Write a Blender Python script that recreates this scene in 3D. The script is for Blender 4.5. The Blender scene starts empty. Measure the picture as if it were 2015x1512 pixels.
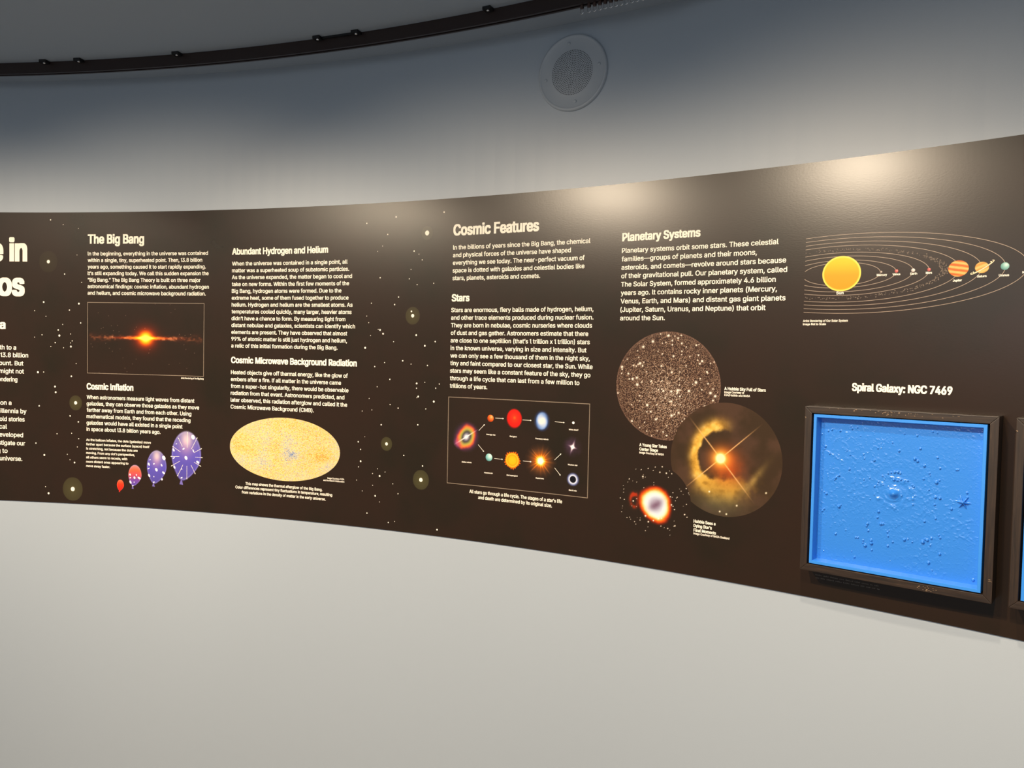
import bpy, bmesh, math, random, os
import numpy as np
from mathutils import Matrix, Vector
from mathutils.geometry import tessellate_polygon

random.seed(7)
rng = np.random.default_rng(7)
sc = bpy.context.scene
COL = sc.collection

# ------------------------------------------------------------------ camera
W, H = 2015, 1512
F, PIT, ROL = 1567.656, -0.0349, 0.0218            # focal length in pixels, pitch, roll
EYE = 1.9                                          # eye height above the floor
cr, sr, cp, sp = math.cos(ROL), math.sin(ROL), math.cos(PIT), math.sin(PIT)
cam = bpy.data.cameras.new('camera')
cam.sensor_width = 36.0
cam.lens = F / W * 36.0
cam.clip_start = 0.01
cam_ob = bpy.data.objects.new('camera', cam)
COL.objects.link(cam_ob)
cam_ob.matrix_world = Matrix(((cr, -sr, 0, 0), (-sp * sr, -sp * cr, -cp, 0), (cp * sr, cp * cr, -sp, EYE), (0, 0, 0, 1)))
sc.camera = cam_ob

# ------------------------------------------------------------------ world, exposure
sc.view_settings.view_transform = 'Standard'
sc.view_settings.look = 'None'
sc.view_settings.gamma = 1.0
sc.view_settings.exposure = 0.0
sc.view_settings.use_curve_mapping = False
wd = bpy.data.worlds.new('world')
sc.world = wd
wd.use_nodes = True
wd.node_tree.nodes['Background'].inputs[0].default_value = (0.86, 0.93, 1.0, 1)
wd.node_tree.nodes['Background'].inputs[1].default_value = 0.26

# ------------------------------------------------------------------ the curved wall: centre, radius, coordinates
CX, CY, R = -2.6366, -2.4713, 5.8144


def ink(off):
    """print layers of the mural lie some hundredths of a millimetre apart"""
    return 0.004 + (off - 0.004) * 0.09


def wp(u, v, off=0.0):
    """u metres along the wall, v metres above eye height, off metres in front of the wall"""
    th = u / R
    return Vector((CX + (R - off) * math.sin(th), CY + (R - off) * math.cos(th), EYE + v))


def at(px, py):
    """where the sight line of a photo pixel meets the wall: (u, v)"""
    x, y = (px - W / 2) / F, -(py - H / 2) / F
    x, y = cr * x - sr * y, sr * x + cr * y
    d = (x, cp - sp * y, sp + cp * y)
    a = d[0] ** 2 + d[1] ** 2
    b = -(d[0] * CX + d[1] * CY)
    t = (-b + math.sqrt(b * b - a * (CX * CX + CY * CY - R * R))) / a
    return R * math.atan2(d[0] * t - CX, d[1] * t - CY), d[2] * t


# ------------------------------------------------------------------ lamps: warm track spots in an arc before the wall
def spot(u, D, v, tu, tv, power, deg=78, blend=1.0, col=(1.0, 0.82, 0.60), size=0.03):
    l = bpy.data.lights.new('track_spot', 'SPOT')
    l.energy, l.color, l.spot_size, l.spot_blend, l.shadow_soft_size = power, col, math.radians(deg), blend, size
    o = bpy.data.objects.new('track_spot', l)
    COL.objects.link(o)
    o.location = wp(u, v, D)
    o.rotation_euler = (wp(tu, tv) - o.location).to_track_quat('-Z', 'Y').to_euler()


for u_, pw in ((-1.0, 235), (0.42, 262), (1.75, 205), (3.05, 172), (4.45, 170)):
    spot(u_, 1.95, 1.0, u_ + 0.85, -1.05, pw, deg=92)
spot(3.98, 1.0, 1.0, 3.98, -0.6, 58, deg=74)
# added fill light with no real fixture: cool light for the lower wall
al = bpy.data.lights.new('added_fill', 'AREA')
al.shape, al.size, al.size_y, al.energy, al.color = 'RECTANGLE', 2.4, 1.2, 26, (0.80, 0.90, 1.0)
ao = bpy.data.objects.new('added_fill', al)
COL.objects.link(ao)
ao.location = (CX + 0.8, CY + 0.6, EYE + 0.45)
ao.rotation_euler = (math.radians(35), 0, math.radians(-30))


# ------------------------------------------------------------------ material helpers
def lin(c):
    if isinstance(c, str):
        c = [int(c[i:i + 2], 16) / 255 for i in (0, 2, 4)]
    return tuple((x / 12.92 if x <= 0.04045 else ((x + 0.055) / 1.055) ** 2.4) for x in c)


def mat(name, col, rough=0.5, metal=0.0, spec=0.5):
    m = bpy.data.materials.new(name)
    m.use_nodes = True
    b = m.node_tree.nodes['Principled BSDF']
    b.inputs['Base Color'].default_value = (*lin(col), 1)
    b.inputs['Roughness'].default_value = rough
    b.inputs['Metallic'].default_value = metal
    b.inputs['Specular IOR Level'].default_value = spec
    return m


def node(m, t, **kw):
    n = m.node_tree.nodes.new(t)
    for k, v in kw.items():
        if k in n.inputs:
            n.inputs[k].default_value = v
        else:
            setattr(n, k, v)
    return n


def link(m, a, ao_, b, bi):
    m.node_tree.links.new(a.outputs[ao_], b.inputs[bi])


def bump(m, scale, strength, dist=0.002, coord='Object', stretch=None, detail=3.0):
    tc = node(m, 'ShaderNodeTexCoord')
    src, out = tc, coord
    if stretch:
        mp = node(m, 'ShaderNodeMapping')
        mp.inputs['Scale'].default_value = stretch
        link(m, tc, coord, mp, 'Vector')
        src, out = mp, 'Vector'
    nz = node(m, 'ShaderNodeTexNoise', Scale=scale, Detail=detail)
    link(m, src, out, nz, 'Vector')
    bp = node(m, 'ShaderNodeBump', Strength=strength, Distance=dist)
    link(m, nz, 'Fac', bp, 'Height')
    link(m, bp, 'Normal', m.node_tree.nodes['Principled BSDF'], 'Normal')
    return nz


M = {}
M['wall'] = mat('wall_paint', 'abb4be', 0.38, spec=0.5)
bump(M['wall'], 330, 0.10, 0.001)
M['ceiling'] = mat('ceiling_paint', '9aa6b4', 0.6, spec=0.3)
bump(M['ceiling'], 200, 0.06, 0.001)
M['floor'] = mat('floor_carpet', '9a9690', 0.85, spec=0.2)
bump(M['floor'], 400, 0.4, 0.004)
M['ink'] = mat('pale_ink', 'fff4e2', 0.4, spec=0.4)
M['ink_dim'] = mat('grey_ink', '8d7c6a', 0.4, spec=0.4)
M['rock'] = mat('asteroid_ink', '6e5d4e', 0.45, spec=0.4)
M['edge'] = mat('sheet_edge', 'c8c4ba', 0.5)


def mural_nodes(m):
    """dark brown printed space with faint olive and reddish clouds; returns the colour node"""
    tc = node(m, 'ShaderNodeTexCoord')
    n1 = node(m, 'ShaderNodeTexNoise', Scale=3.2, Detail=4.0, Roughness=0.55)
    link(m, tc, 'UV', n1, 'Vector')
    r = node(m, 'ShaderNodeValToRGB')
    e = r.color_ramp.elements
    e[0].position, e[0].color = 0.33, (*lin('231b0f'), 1)
    e[1].position, e[1].color = 0.68, (*lin('2b1c11'), 1)
    k = e.new(0.5)
    k.color = (*lin('291c11'), 1)
    link(m, n1, 'Fac', r, 'Fac')
    return r


def satin(m):
    """fine film texture of the laminated print"""
    tc = node(m, 'ShaderNodeTexCoord')
    mp = node(m, 'ShaderNodeMapping')
    mp.inputs['Scale'].default_value = (1.0, 2.2, 1.0)
    link(m, tc, 'UV', mp, 'Vector')
    nz = node(m, 'ShaderNodeTexNoise', Scale=130.0, Detail=2.0)
    link(m, mp, 'Vector', nz, 'Vector')
    bp = node(m, 'ShaderNodeBump', Strength=0.05, Distance=0.001)
    link(m, nz, 'Fac', bp, 'Height')
    link(m, bp, 'Normal', m.node_tree.nodes['Principled BSDF'], 'Normal')


M['mural'] = mat('mural_print', '291c11', 0.25, spec=0.36)
link(M['mural'], mural_nodes(M['mural']), 'Color', M['mural'].node_tree.nodes['Principled BSDF'], 'Base Color')
satin(M['mural'])
# printed pictures: the painted colour attribute over the mural's own brown
m = M['print'] = mat('picture_print', 'ffffff', 0.25, spec=0.36)
at_n = node(m, 'ShaderNodeAttribute', attribute_name='Col')
mx = node(m, 'ShaderNodeMix', data_type='RGBA')
link(m, at_n, 'Alpha', mx, 0)
m.node_tree.links.new(mural_nodes(m).outputs['Color'], mx.inputs[6])
m.node_tree.links.new(at_n.outputs['Color'], mx.inputs[7])
m.node_tree.links.new(mx.outputs[2], m.node_tree.nodes['Principled BSDF'].inputs['Base Color'])
satin(m)


# ------------------------------------------------------------------ object helpers
def link_mesh(name, verts, faces, m, parent=None, origin=None, smooth=False, uv=None, col=None, mats=None, fmat=None):
    """one mesh object; verts in world metres; origin = where the object's own origin sits (top-level objects)"""
    me = bpy.data.meshes.new(name)
    org = Vector(origin) if origin is not None else (parent_origin(parent) if parent else Vector((0, 0, 0)))
    me.from_pydata([tuple(Vector(v) - org) for v in verts], [], faces)
    for mm in (mats or [m]):
        me.materials.append(mm)
    if fmat is not None:
        me.polygons.foreach_set('material_index', fmat)
    if smooth:
        me.polygons.foreach_set('use_smooth', [True] * len(me.polygons))
    li = None
    if uv is not None:
        l = me.uv_layers.new(name='UVMap')
        li = np.zeros(len(me.loops), np.int32)
        me.loops.foreach_get('vertex_index', li)
        l.data.foreach_set('uv', np.asarray(uv, np.float32)[li].ravel())
    if col is not None:
        a = me.color_attributes.new('Col', 'FLOAT_COLOR', 'POINT')
        a.data.foreach_set('color', np.asarray(col, np.float32).ravel())
    me.update()
    o = bpy.data.objects.new(name, me)
    COL.objects.link(o)
    if parent:
        o.parent = parent
        o.location = (0, 0, 0) if origin is None else org - parent_origin(parent)
    else:
        o.location = org
    return o


def parent_origin(p):
    v = Vector((0, 0, 0))
    while p is not None:
        v = v + p.location
        p = p.parent
    return v


def empty(name, loc, parent=None):
    o = bpy.data.objects.new(name, None)
    o.empty_display_size = 0.05
    COL.objects.link(o)
    o.parent = parent
    o.location = Vector(loc) - (parent_origin(parent) if parent else Vector((0, 0, 0)))
    return o


def tag(o, label, cat, group=None):
    o['label'] = label
    o['category'] = cat
    if group:
        o['group'] = group
    return o


class Flat:
    """flat printed shapes collected in wall coordinates (u, v), laid on the wall as one mesh"""

    def __init__(self, off):
        self.p, self.f, self.off = [], [], ink(off)

    def poly(self, pts, d=0.0):
        i = len(self.p)
        self.p += [(a, b, self.off + d) for a, b in pts]
        self.f.append(list(range(i, i + len(pts))))

    def disc(self, u, v, ru, rv=None, n=20, d=0.0, rot=0.0):
        rv = ru if rv is None else rv
        c, s = math.cos(rot), math.sin(rot)
        pts = []
        for k in range(n):
            a = 2 * math.pi * k / n
            x, y = ru * math.cos(a), rv * math.sin(a)
            pts.append((u + c * x - s * y, v + s * x + c * y))
        self.poly(pts, d)

    def line(self, pts, w, closed=False):
        n = len(pts)
        L, Rr = [], []
        for k in range(n):
            a = pts[(k - 1) % n] if (closed or k) else pts[k]
            b = pts[(k + 1) % n] if (closed or k < n - 1) else pts[k]
            tx, ty = b[0] - a[0], b[1] - a[1]
            q = math.hypot(tx, ty) or 1
            nx, ny = -ty / q * w / 2, tx / q * w / 2
            L.append((pts[k][0] + nx, pts[k][1] + ny))
            Rr.append((pts[k][0] - nx, pts[k][1] - ny))
        for k in range(n if closed else n - 1):
            j = (k + 1) % n
            self.poly([L[k], Rr[k], Rr[j], L[j]])

    def box(self, u0, v0, u1, v1, w):
        n = 24
        for v in (v0, v1):
            for k in range(n):
                a, b = u0 - w / 2 + (u1 - u0 + w) * k / n, u0 - w / 2 + (u1 - u0 + w) * (k + 1) / n
                self.poly([(a, v - w / 2), (b, v - w / 2), (b, v + w / 2), (a, v + w / 2)])
        for u in (u0, u1):
            self.poly([(u - w / 2, v0), (u + w / 2, v0), (u + w / 2, v1), (u - w / 2, v1)])

    def build(self, name, m, parent):
        fs = []
        for f in self.f:                                    # face the room
            a = sum(self.p[f[k]][0] * self.p[f[(k + 1) % len(f)]][1] - self.p[f[(k + 1) % len(f)]][0] * self.p[f[k]][1] for k in range(len(f)))
            fs.append(f if a > 0 else f[::-1])
        return link_mesh(name, [wp(*q) for q in self.p], fs, m, parent, uv=[(q[0], q[1]) for q in self.p])


def pxm(u, v):
    """photo pixels per metre at a wall place"""
    p = wp(u, v) - Vector((0, 0, EYE))
    return F / (p.y * cp + p.z * sp)


# ------------------------------------------------------------------ lettering
FONT = None
try:
    FONT = bpy.data.fonts.load(os.path.join(bpy.utils.resource_path('LOCAL'), 'datafiles', 'fonts', 'Inter.woff2'))
except Exception:
    FONT = None


def raw_mesh(body):
    """outlines of a line of lettering, every outline filled on its own (with the holes inside it)"""
    c = bpy.data.curves.new('t', 'FONT')
    c.body = body
    if FONT:
        c.font = FONT
    c.resolution_u = 3
    c.fill_mode = 'NONE'
    o = bpy.data.objects.new('t', c)
    COL.objects.link(o)
    dg = bpy.context.evaluated_depsgraph_get()
    me = bpy.data.meshes.new_from_object(o.evaluated_get(dg))
    v = np.zeros(len(me.vertices) * 3)
    me.vertices.foreach_get('co', v)
    v = v.reshape(-1, 3)[:, :2]
    nxt = {}
    for e in me.edges:
        x, y = e.vertices
        nxt.setdefault(x, []).append(y)
        nxt.setdefault(y, []).append(x)
    bpy.data.objects.remove(o)
    bpy.data.curves.remove(c)
    bpy.data.meshes.remove(me)
    seen, loops = set(), []
    for st in sorted(nxt):
        if st in seen:
            continue
        lp, cur = [st], st
        seen.add(st)
        while True:
            n_ = [q for q in nxt[cur] if q not in seen]
            if not n_:
                break
            cur = min(n_, key=lambda q: abs(q - cur))
            seen.add(cur)
            lp.append(cur)
        if len(lp) > 2:
            loops.append(lp)

    def area(lp):
        p = v[lp]
        q = np.roll(p, -1, 0)
        return float((p[:, 0] * q[:, 1] - q[:, 0] * p[:, 1]).sum() / 2)

    def inside(pt, lp):
        p = v[lp]
        q = np.roll(p, -1, 0)
        m_ = (p[:, 1] > pt[1]) != (q[:, 1] > pt[1])
        xx = p[:, 0] + (pt[1] - p[:, 1]) / np.where(q[:, 1] == p[:, 1], 1, q[:, 1] - p[:, 1]) * (q[:, 0] - p[:, 0])
        return bool((m_ & (pt[0] < xx)).sum() % 2)
    A = [area(lp) for lp in loops]
    sign = 1 if sum(A) > 0 else -1
    faces = []
    outs = [i for i in range(len(loops)) if A[i] * sign > 0]
    hol = {i: [] for i in outs}
    for j in range(len(loops)):
        if A[j] * sign <= 0:
            c_ = [i for i in outs if inside(v[loops[j][0]], loops[i])]
            if c_:
                hol[min(c_, key=lambda i: abs(A[i]))].append(j)
    for i in outs:
        grp = [loops[i]] + [loops[j] for j in hol[i]]
        flat = [q for lp in grp for q in lp]
        for t in tessellate_polygon([[Vector((v[q][0], v[q][1], 0)) for q in lp] for lp in grp]):
            faces.append([flat[q] for q in t])
    return v, faces


CAP = float(raw_mesh('H')[0][:, 1].max())
STEM = float(np.ptp(raw_mesh('l')[0][:, 0]))


def line_mesh(body):
    """plain upright I and a 1 without a foot, as on the printed sheet"""
    swap = lambda q: q.replace('I', 'l').replace('1', '\u200al')
    v, f = raw_mesh(swap(body))
    v = v.copy()
    for i, ch in enumerate(body):
        if ch == '1':
            x1 = float(raw_mesh(swap(body[:i + 1]))[0][:, 0].max())
            x0 = x1 - STEM
            n = len(v)
            top = CAP * 1.03
            v = np.vstack([v, [(x0 + STEM * 0.3, top), (x0 - CAP * 0.17, top - CAP * 0.20), (x0 - CAP * 0.17, top - CAP * 0.29), (x0 + STEM * 0.3, top - CAP * 0.12)]])
            f = f + [[n, n + 1, n + 2, n + 3]]
    return v, f


HEAVY = [(a, b) for a in (-1, -0.5, 0, 0.5, 1) for b in (-0.6, 0, 0.6)]
PLAIN = [(-1, -0.5), (-1, 0.5), (1, -0.5), (1, 0.5)]
TEXT_OFF = 0.0052
REG = 0.017


def text(name, parent, lines, weight=REG, cap=None, mat_=None, off=TEXT_OFF):
    """lines: (string, left u, right u, baseline v); every line is set to its own measured width; cap in metres"""
    V, Fc, n = [], [], 0
    for k, (s, u0, u1, v0) in enumerate(lines):
        v, f = line_mesh(s)
        x0, x1 = v[:, 0].min(), v[:, 0].max()
        sy = cap / (CAP + weight * (1.2 if weight > 0.03 else 1))
        bw = weight * sy
        sx = (u1 - u0 - 2 * bw) / (x1 - x0)
        for q, (a, b) in enumerate(HEAVY if weight > 0.03 else PLAIN):
            for x, y in v:
                V.append((u0 + bw + (x - x0) * sx + a * bw, v0 + (y + weight * (0.6 if weight > 0.03 else 0.5)) * sy + b * bw, ink(off) + q * 0.000004))
            Fc += [[i + n for i in g] for g in f]
            n += len(v)
    fs = []
    for g in Fc:
        a = sum(V[g[k]][0] * V[g[(k + 1) % len(g)]][1] - V[g[(k + 1) % len(g)]][0] * V[g[k]][1] for k in range(len(g)))
        fs.append(g if a > 0 else g[::-1])
    return link_mesh(name, [wp(*q) for q in V], fs, mat_ or M['ink'], parent)


def para(name, parent, first, last, rows, weight=REG, capr=0.57, cap=None, **kw):
    """first, last: photo pixels of the first and last baseline start; rows: (string, right end pixel)"""
    (ua, va), (ub, vb) = at(*first), at(*last)
    n = len(rows)
    lines = []
    for k, (s, rx) in enumerate(rows):
        t = k / max(1, n - 1)
        v0 = va + (vb - va) * t
        py = first[1] + (last[1] - first[1]) * t
        ur = at(rx, py)[0]
        lines.append((s, ua, ur, v0))
    if cap is None:
        cap = abs(va - vb) / max(1, n - 1) * capr
    return text(name, parent, lines, weight, cap, **kw)


def head(name, parent, s, left, rx, cap_px, weight=0.032, **kw):
    u, v = at(*left)
    return text(name, parent, [(s, u, at(rx, left[1])[0], v)], weight, cap_px / pxm(u, v), **kw)


def cap_line(s, lx, ly, rx, ry):
    u0, v0 = at(lx, ly)
    u1, v1 = at(rx, ry)
    return (s, u0, u1, (v0 + v1) / 2)


# ------------------------------------------------------------------ painting helpers (printed colours only)
def vnoise(x, y, seed=0):
    xi, yi = np.floor(x).astype(int), np.floor(y).astype(int)
    xf, yf = x - xi, y - yi
    xf, yf = xf * xf * (3 - 2 * xf), yf * yf * (3 - 2 * yf)

    def h(a, b):
        q = np.sin(a * 127.1 + b * 311.7 + seed * 74.7) * 43758.5453
        return q - np.floor(q)
    return (h(xi, yi) * (1 - xf) + h(xi + 1, yi) * xf) * (1 - yf) + (h(xi, yi + 1) * (1 - xf) + h(xi + 1, yi + 1) * xf) * yf


def fbm(x, y, o=4, seed=0):
    s, a = 0.0, 0.5
    for k in range(o):
        s = s + a * vnoise(x * 2 ** k, y * 2 ** k, seed + k)
        a *= 0.5
    return s / (1 - 0.5 ** o)


def sst(a, b, x):
    t = np.clip((x - a) / (b - a), 0, 1)
    return t * t * (3 - 2 * t)


def ramp(t, stops):
    t = np.asarray(t)
    xs = [s[0] for s in stops]
    cs = np.array([[int(s[1][i:i + 2], 16) / 255 for i in (0, 2, 4)] for s in stops])
    return np.stack([np.interp(t, xs, cs[:, k]) for k in range(3)], -1)


def mixc(a, b, t):
    return a * (1 - t[..., None]) + b * t[..., None]


def hexc(h):
    return np.array([int(h[i:i + 2], 16) / 255 for i in (0, 2, 4)])


def paint(name, parent, u, v, ru, rv, fn, n=40, m_=None, off=0.0046, shape='disc', ny=None):
    """a printed picture: a fine grid whose vertices carry fn(x, y) -> sRGB, alpha; x, y in -1..1"""
    ny = ny or n
    X, Y = np.meshgrid(np.linspace(-1, 1, n), np.linspace(-1, 1, ny))
    if shape == 'disc':
        X, Y = X * np.sqrt(1 - Y * Y / 2), Y * np.sqrt(1 - X * X / 2)
    rgb, al_ = fn(X, Y)
    rgb = np.clip(rgb, 0, 1) + np.zeros(X.shape + (3,))
    rgb = np.where(rgb <= 0.04045, rgb / 12.92, ((rgb + 0.055) / 1.055) ** 2.4)
    al_ = np.clip(al_, 0, 1) + np.zeros(X.shape)
    U, V = u + X * ru, v + Y * rv
    vs = [wp(a, b, ink(off)) for a, b in zip(U.ravel(), V.ravel())]
    fs = [(j * n + i, j * n + i + 1, (j + 1) * n + i + 1, (j + 1) * n + i) for j in range(ny - 1) for i in range(n - 1)]
    return link_mesh(name, vs, fs, M['print'], parent, uv=np.stack([U.ravel(), V.ravel()], 1),
                     col=np.concatenate([rgb.reshape(-1, 3), al_.reshape(-1, 1)], 1))


# ================================================================== THE SETTING
VC = 1.083                                         # ceiling above eye height
VT, VB = 0.549, -0.6495                            # mural top and bottom
U0, U1 = -3.6, 8.6


def arc_sheet(name, m_, u0, u1, v0, v1, off, nu, parent=None, origin=None):
    vs, uv = [], []
    for i in range(nu + 1):
        u = u0 + (u1 - u0) * i / nu
        for v in (v0, v1):
            vs.append(wp(u, v, off))
            uv.append((u, v))
    fs = [(2 * i, 2 * i + 2, 2 * i + 3, 2 * i + 1) for i in range(nu)]
    return link_mesh(name, vs, fs, m_, parent, origin=origin, uv=uv, smooth=True)


def arc_solid(u0, u1, v0, v1, o0, o1, nu):
    vs = []
    for i in range(nu + 1):
        u = u0 + (u1 - u0) * i / nu
        vs += [wp(u, v0, o1), wp(u, v1, o1), wp(u, v1, o0), wp(u, v0, o0)]
    fs = []
    for i in range(nu):
        a = 4 * i
        for k in range(4):
            j = (k + 1) % 4
            fs.append((a + k, a + 4 + k, a + 4 + j, a + j))
    fs += [(0, 1, 2, 3), (4 * nu + 3, 4 * nu + 2, 4 * nu + 1, 4 * nu)]
    return vs, fs


vs, fs = arc_solid(U0, U1, -EYE, VC, -0.12, 0.0, 160)
wall = link_mesh('wall_back', vs, fs, M['wall'])
wall['kind'] = 'structure'


def slab(name, m_, z0, z1):
    n = 160
    pts = [(CX + (R + 0.12) * math.sin((U0 + (U1 - U0) * i / n) / R), CY + (R + 0.12) * math.cos((U0 + (U1 - U0) * i / n) / R)) for i in range(n + 1)]
    k = len(pts)
    o = link_mesh(name, [(x, y, z0) for x, y in pts] + [(x, y, z1) for x, y in pts],
                  [list(range(k))[::-1] if True else 0, list(range(k, 2 * k))] + [(i, (i + 1) % k, k + (i + 1) % k, k + i) for i in range(k)], m_)
    bm = bmesh.new()
    bm.from_mesh(o.data)
    bmesh.ops.recalc_face_normals(bm, faces=bm.faces)
    bm.to_mesh(o.data)
    bm.free()
    o['kind'] = 'structure'
    return o


slab('floor', M['floor'], -0.1, 0.0)
slab('ceiling', M['ceiling'], EYE + VC, EYE + VC + 0.12)

# ================================================================== THE MURAL
MU0, MU1 = -0.6, 6.2
NM = 800
vs, fs = arc_solid(MU0, MU1, VB, VT, 0.0005, 0.004, NM)
ORG = wp(2.7, VB, 0.004)
mural = link_mesh('exhibit_mural', vs, fs, M['mural'], origin=ORG, mats=[M['mural'], M['edge']],
                  fmat=[0 if (k % 4) == 0 and k < 4 * NM else 1 for k in range(len(fs))])
l = mural.data.uv_layers.new(name='UVMap')
uvv = []
for i in range(NM + 1):
    u = MU0 + (MU1 - MU0) * i / NM
    uvv += [(u, VB), (u, VT), (u, VT), (u, VB)]
for lp in mural.data.loops:
    l.data[lp.index].uv = uvv[lp.vertex_index]
tag(mural, 'long dark brown printed space mural wrapped around the curved wall below the speaker', 'mural')

# ---- headings and paragraphs
head('heading', mural, 'Place in', (-108, 513), 55, 46, 0.034)
head('heading', mural, 'Cosmos', (-136, 580), 50, 46, 0.034)
head('heading', mural, 'Saga', (-42, 646.5), 12.4, 17.5, 0.034)


def para_right(rows):
    """lines that run in from beyond the left edge: (line, its last letters, left and right pixel of those, baseline pixel)"""
    ls = []
    for s, tail, lx, rx, y in rows:
        ur, v = at(rx, y)
        full, part = raw_mesh(s)[0][:, 0], raw_mesh(tail)[0][:, 0]
        ls.append((s, ur - (ur - at(lx, y)[0]) * np.ptp(full) / np.ptp(part), ur, v))
    return text('paragraph', mural, ls, REG, 8.8 / pxm(*at(20, 700)))


para_right([('Earth to a', 'to a', 14.2, 33.2, 688.5), ('about 13.8 billion', '3.8 billion', 8.4, 56.8, 704), ('account. But', 'But', 30.6, 47.4, 719.7), ('we might not', 'not', 32.7, 48.5, 735.5), ('pondering', 'dering', 8.7, 35.6, 751.3)])
para_right([('live on a', 'on a', 2.2, 24, 797.3), ('millennia by', 'by', 41.9, 53.5, 814), ('told stories', 'stories', 18.6, 49.8, 830), ('magical', 'al', 6.5, 15.3, 844), ('developed', 'veloped', 6.5, 46.9, 860.8),
            ('investigate our', 'our', 35, 50.9, 877), ('trying to', 'to', 6.1, 16.4, 891.5), ('the universe.', 'universe.', 1, 45.2, 907.5)])

head('heading', mural, 'The Big Bang', (174, 480.1), 285, 18.3)
para('paragraph', mural, (174, 503.1), (173.4, 580.3), [
    ('In the beginning, everything in the universe was contained', 410.5), ('within a single, tiny, superheated point. Then, 13.8 billion', 399.1),
    ('years ago, something caused it to start rapidly expanding.', 406.1), ('It’s still expanding today. We call this sudden expansion the', 411.8),
    ('“Big Bang.” The Big Bang Theory is built on three major', 395.9), ('astronomical findings: cosmic inflation, abundant hydrogen', 412.2),
    ('and helium, and cosmic microwave background radiation.', 406.1)])
text('caption', mural, [cap_line('Artist Rendering of the Big Bang', 357.4, 745.6, 401.8, 747.4)], 0.02, 3.2 / pxm(*at(380, 746)))
head('heading', mural, 'Cosmic Inflation', (171.8, 766.6), 263.8, 12.6)
para('paragraph', mural, (171.8, 785.2), (171.2, 848), [
    ('When astronomers measure light waves from distant', 383.8), ('galaxies, they can observe those galaxies as they move', 393.2),
    ('farther away from Earth and from each other. Using', 377.7), ('mathematical models, they found that the receding', 376),
    ('galaxies would have all existed in a single point', 360.3), ('in space about 13.8 billion years ago.', 317)], capr=0.6)
para('caption', mural, (171, 867.7), (170.6, 919), [
    ('As the balloon inflates, the dots (galaxies) move', 298.3), ('farther apart because the surface (space) itself', 295.4), ('is stretching, not because the dots are', 272.1),
    ('moving. From any dot’s perspective,', 266.4), ('all others seem to recede, with', 251.7), ('more distant ones appearing to', 253.9), ('move away faster.', 217.9)], capr=0.54, weight=0.02)

head('heading', mural, 'Abundant Hydrogen and Helium', (457.9, 501.8), 646.8, 12.9)
para('paragraph', mural, (457.8, 523), (456.2, 684.1), [
    ('When the universe was contained in a single point, all', 685), ('matter was a superheated soup of subatomic particles.', 688.1),
    ('As the universe expanded, the matter began to cool and', 693.8), ('take on new forms. Within the first few moments of the', 688.1),
    ('Big Bang, hydrogen atoms were formed. Due to the', 673), ('extreme heat, some of them fused together to produce', 687),
    ('helium. Hydrogen and helium are the smallest atoms. As', 694.8), ('temperatures cooled quickly, many larger, heavier atoms', 692.9),
    ('didn’t have a chance to form. By measuring light from', 680.7), ('distant nebulae and galaxies, scientists can identify which', 699.9),
    ('elements are present. They have observed that almost', 684.4), ('99% of atomic matter is still just hydrogen and helium,', 683.9),
    ('a relic of this initial formation during the Big Bang.', 665.4)])
head('heading', mural, 'Cosmic Microwave Background Radiation', (455.8, 714.7), 703.4, 12.4)
para('paragraph', mural, (455.6, 736.4), (454.7, 804.1), [
    ('Heated objects give off thermal energy, like the glow of', 685.5), ('embers after a fire. If all matter in the universe came', 672.4),
    ('from a super-hot singularity, there would be observable', 687), ('radiation from that event. Astronomers predicted, and', 678.9),
    ('later observed, this radiation afterglow and called it the', 684.4), ('Cosmic Microwave Background (CMB).', 618.9)])
text('caption', mural, [cap_line('Image Courtesy of ESA', 645.5, 942.6, 678.5, 944.9), cap_line('and the Planck Collaboration', 637.4, 946.6, 678.7, 949.7)], 0.02, 3.2 / pxm(*at(660, 945)))
text('caption', mural, [cap_line('This map shows the thermal afterglow of the Big Bang.', 484.1, 954.3, 635.5, 966.4),
                        cap_line('Color differences represent tiny fluctuations in temperature, resulting', 464.5, 961.9, 654.9, 976),
                        cap_line('from variations in the density of matter in the early universe.', 476.9, 971.1, 642, 985.2)], 0.019, 5.6 / pxm(*at(560, 970)))

head('heading', mural, 'Cosmic Features', (893, 464.3), 1061.5, 22)
para('paragraph', mural, (892.7, 491.8), (891, 551.9), [
    ('In the billions of years since the Big Bang, the chemical', 1162.5), ('and physical forces of the universe have shaped', 1124.1),
    ('everything we see today. The near-perfect vacuum of', 1151.2), ('space is dotted with galaxies and celestial bodies like', 1150.9), ('stars, planets, asteroids and comets.', 1063.7)])
head('heading', mural, 'Stars', (889.8, 593.7), 924.9, 14.3)
para('paragraph', mural, (889, 614.7), (885.8, 763.2), [
    ('Stars are enormous, fiery balls made of hydrogen, helium,', 1168.7), ('and other trace elements produced during nuclear fusion.', 1168.7),
    ('They are born in nebulae, cosmic nurseries where clouds', 1166), ('of dust and gas gather. Astronomers estimate that there', 1158.7),
    ('are close to one septillion (that’s 1 trillion x 1 trillion) stars', 1161.6), ('in the known universe, varying in size and intensity. But', 1155.2),
    ('we can only see a few thousand of them in the night sky,', 1161.6), ('tiny and faint compared to our closest star, the Sun. While', 1167.3),
    ('stars may seem like a constant feature of the sky, they go', 1163), ('through a life cycle that can last from a few million to', 1141.5), ('trillions of years.', 959.9)])
text('caption', mural, [cap_line('All stars go through a life cycle. The stages of a star’s life', 924.6, 970.2, 1107, 990.4),
                        cap_line('and death are determined by its original size.', 941.9, 982.1, 1087.1, 998.6)], 0.018, 6.8 / pxm(*at(1010, 985)))

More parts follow.
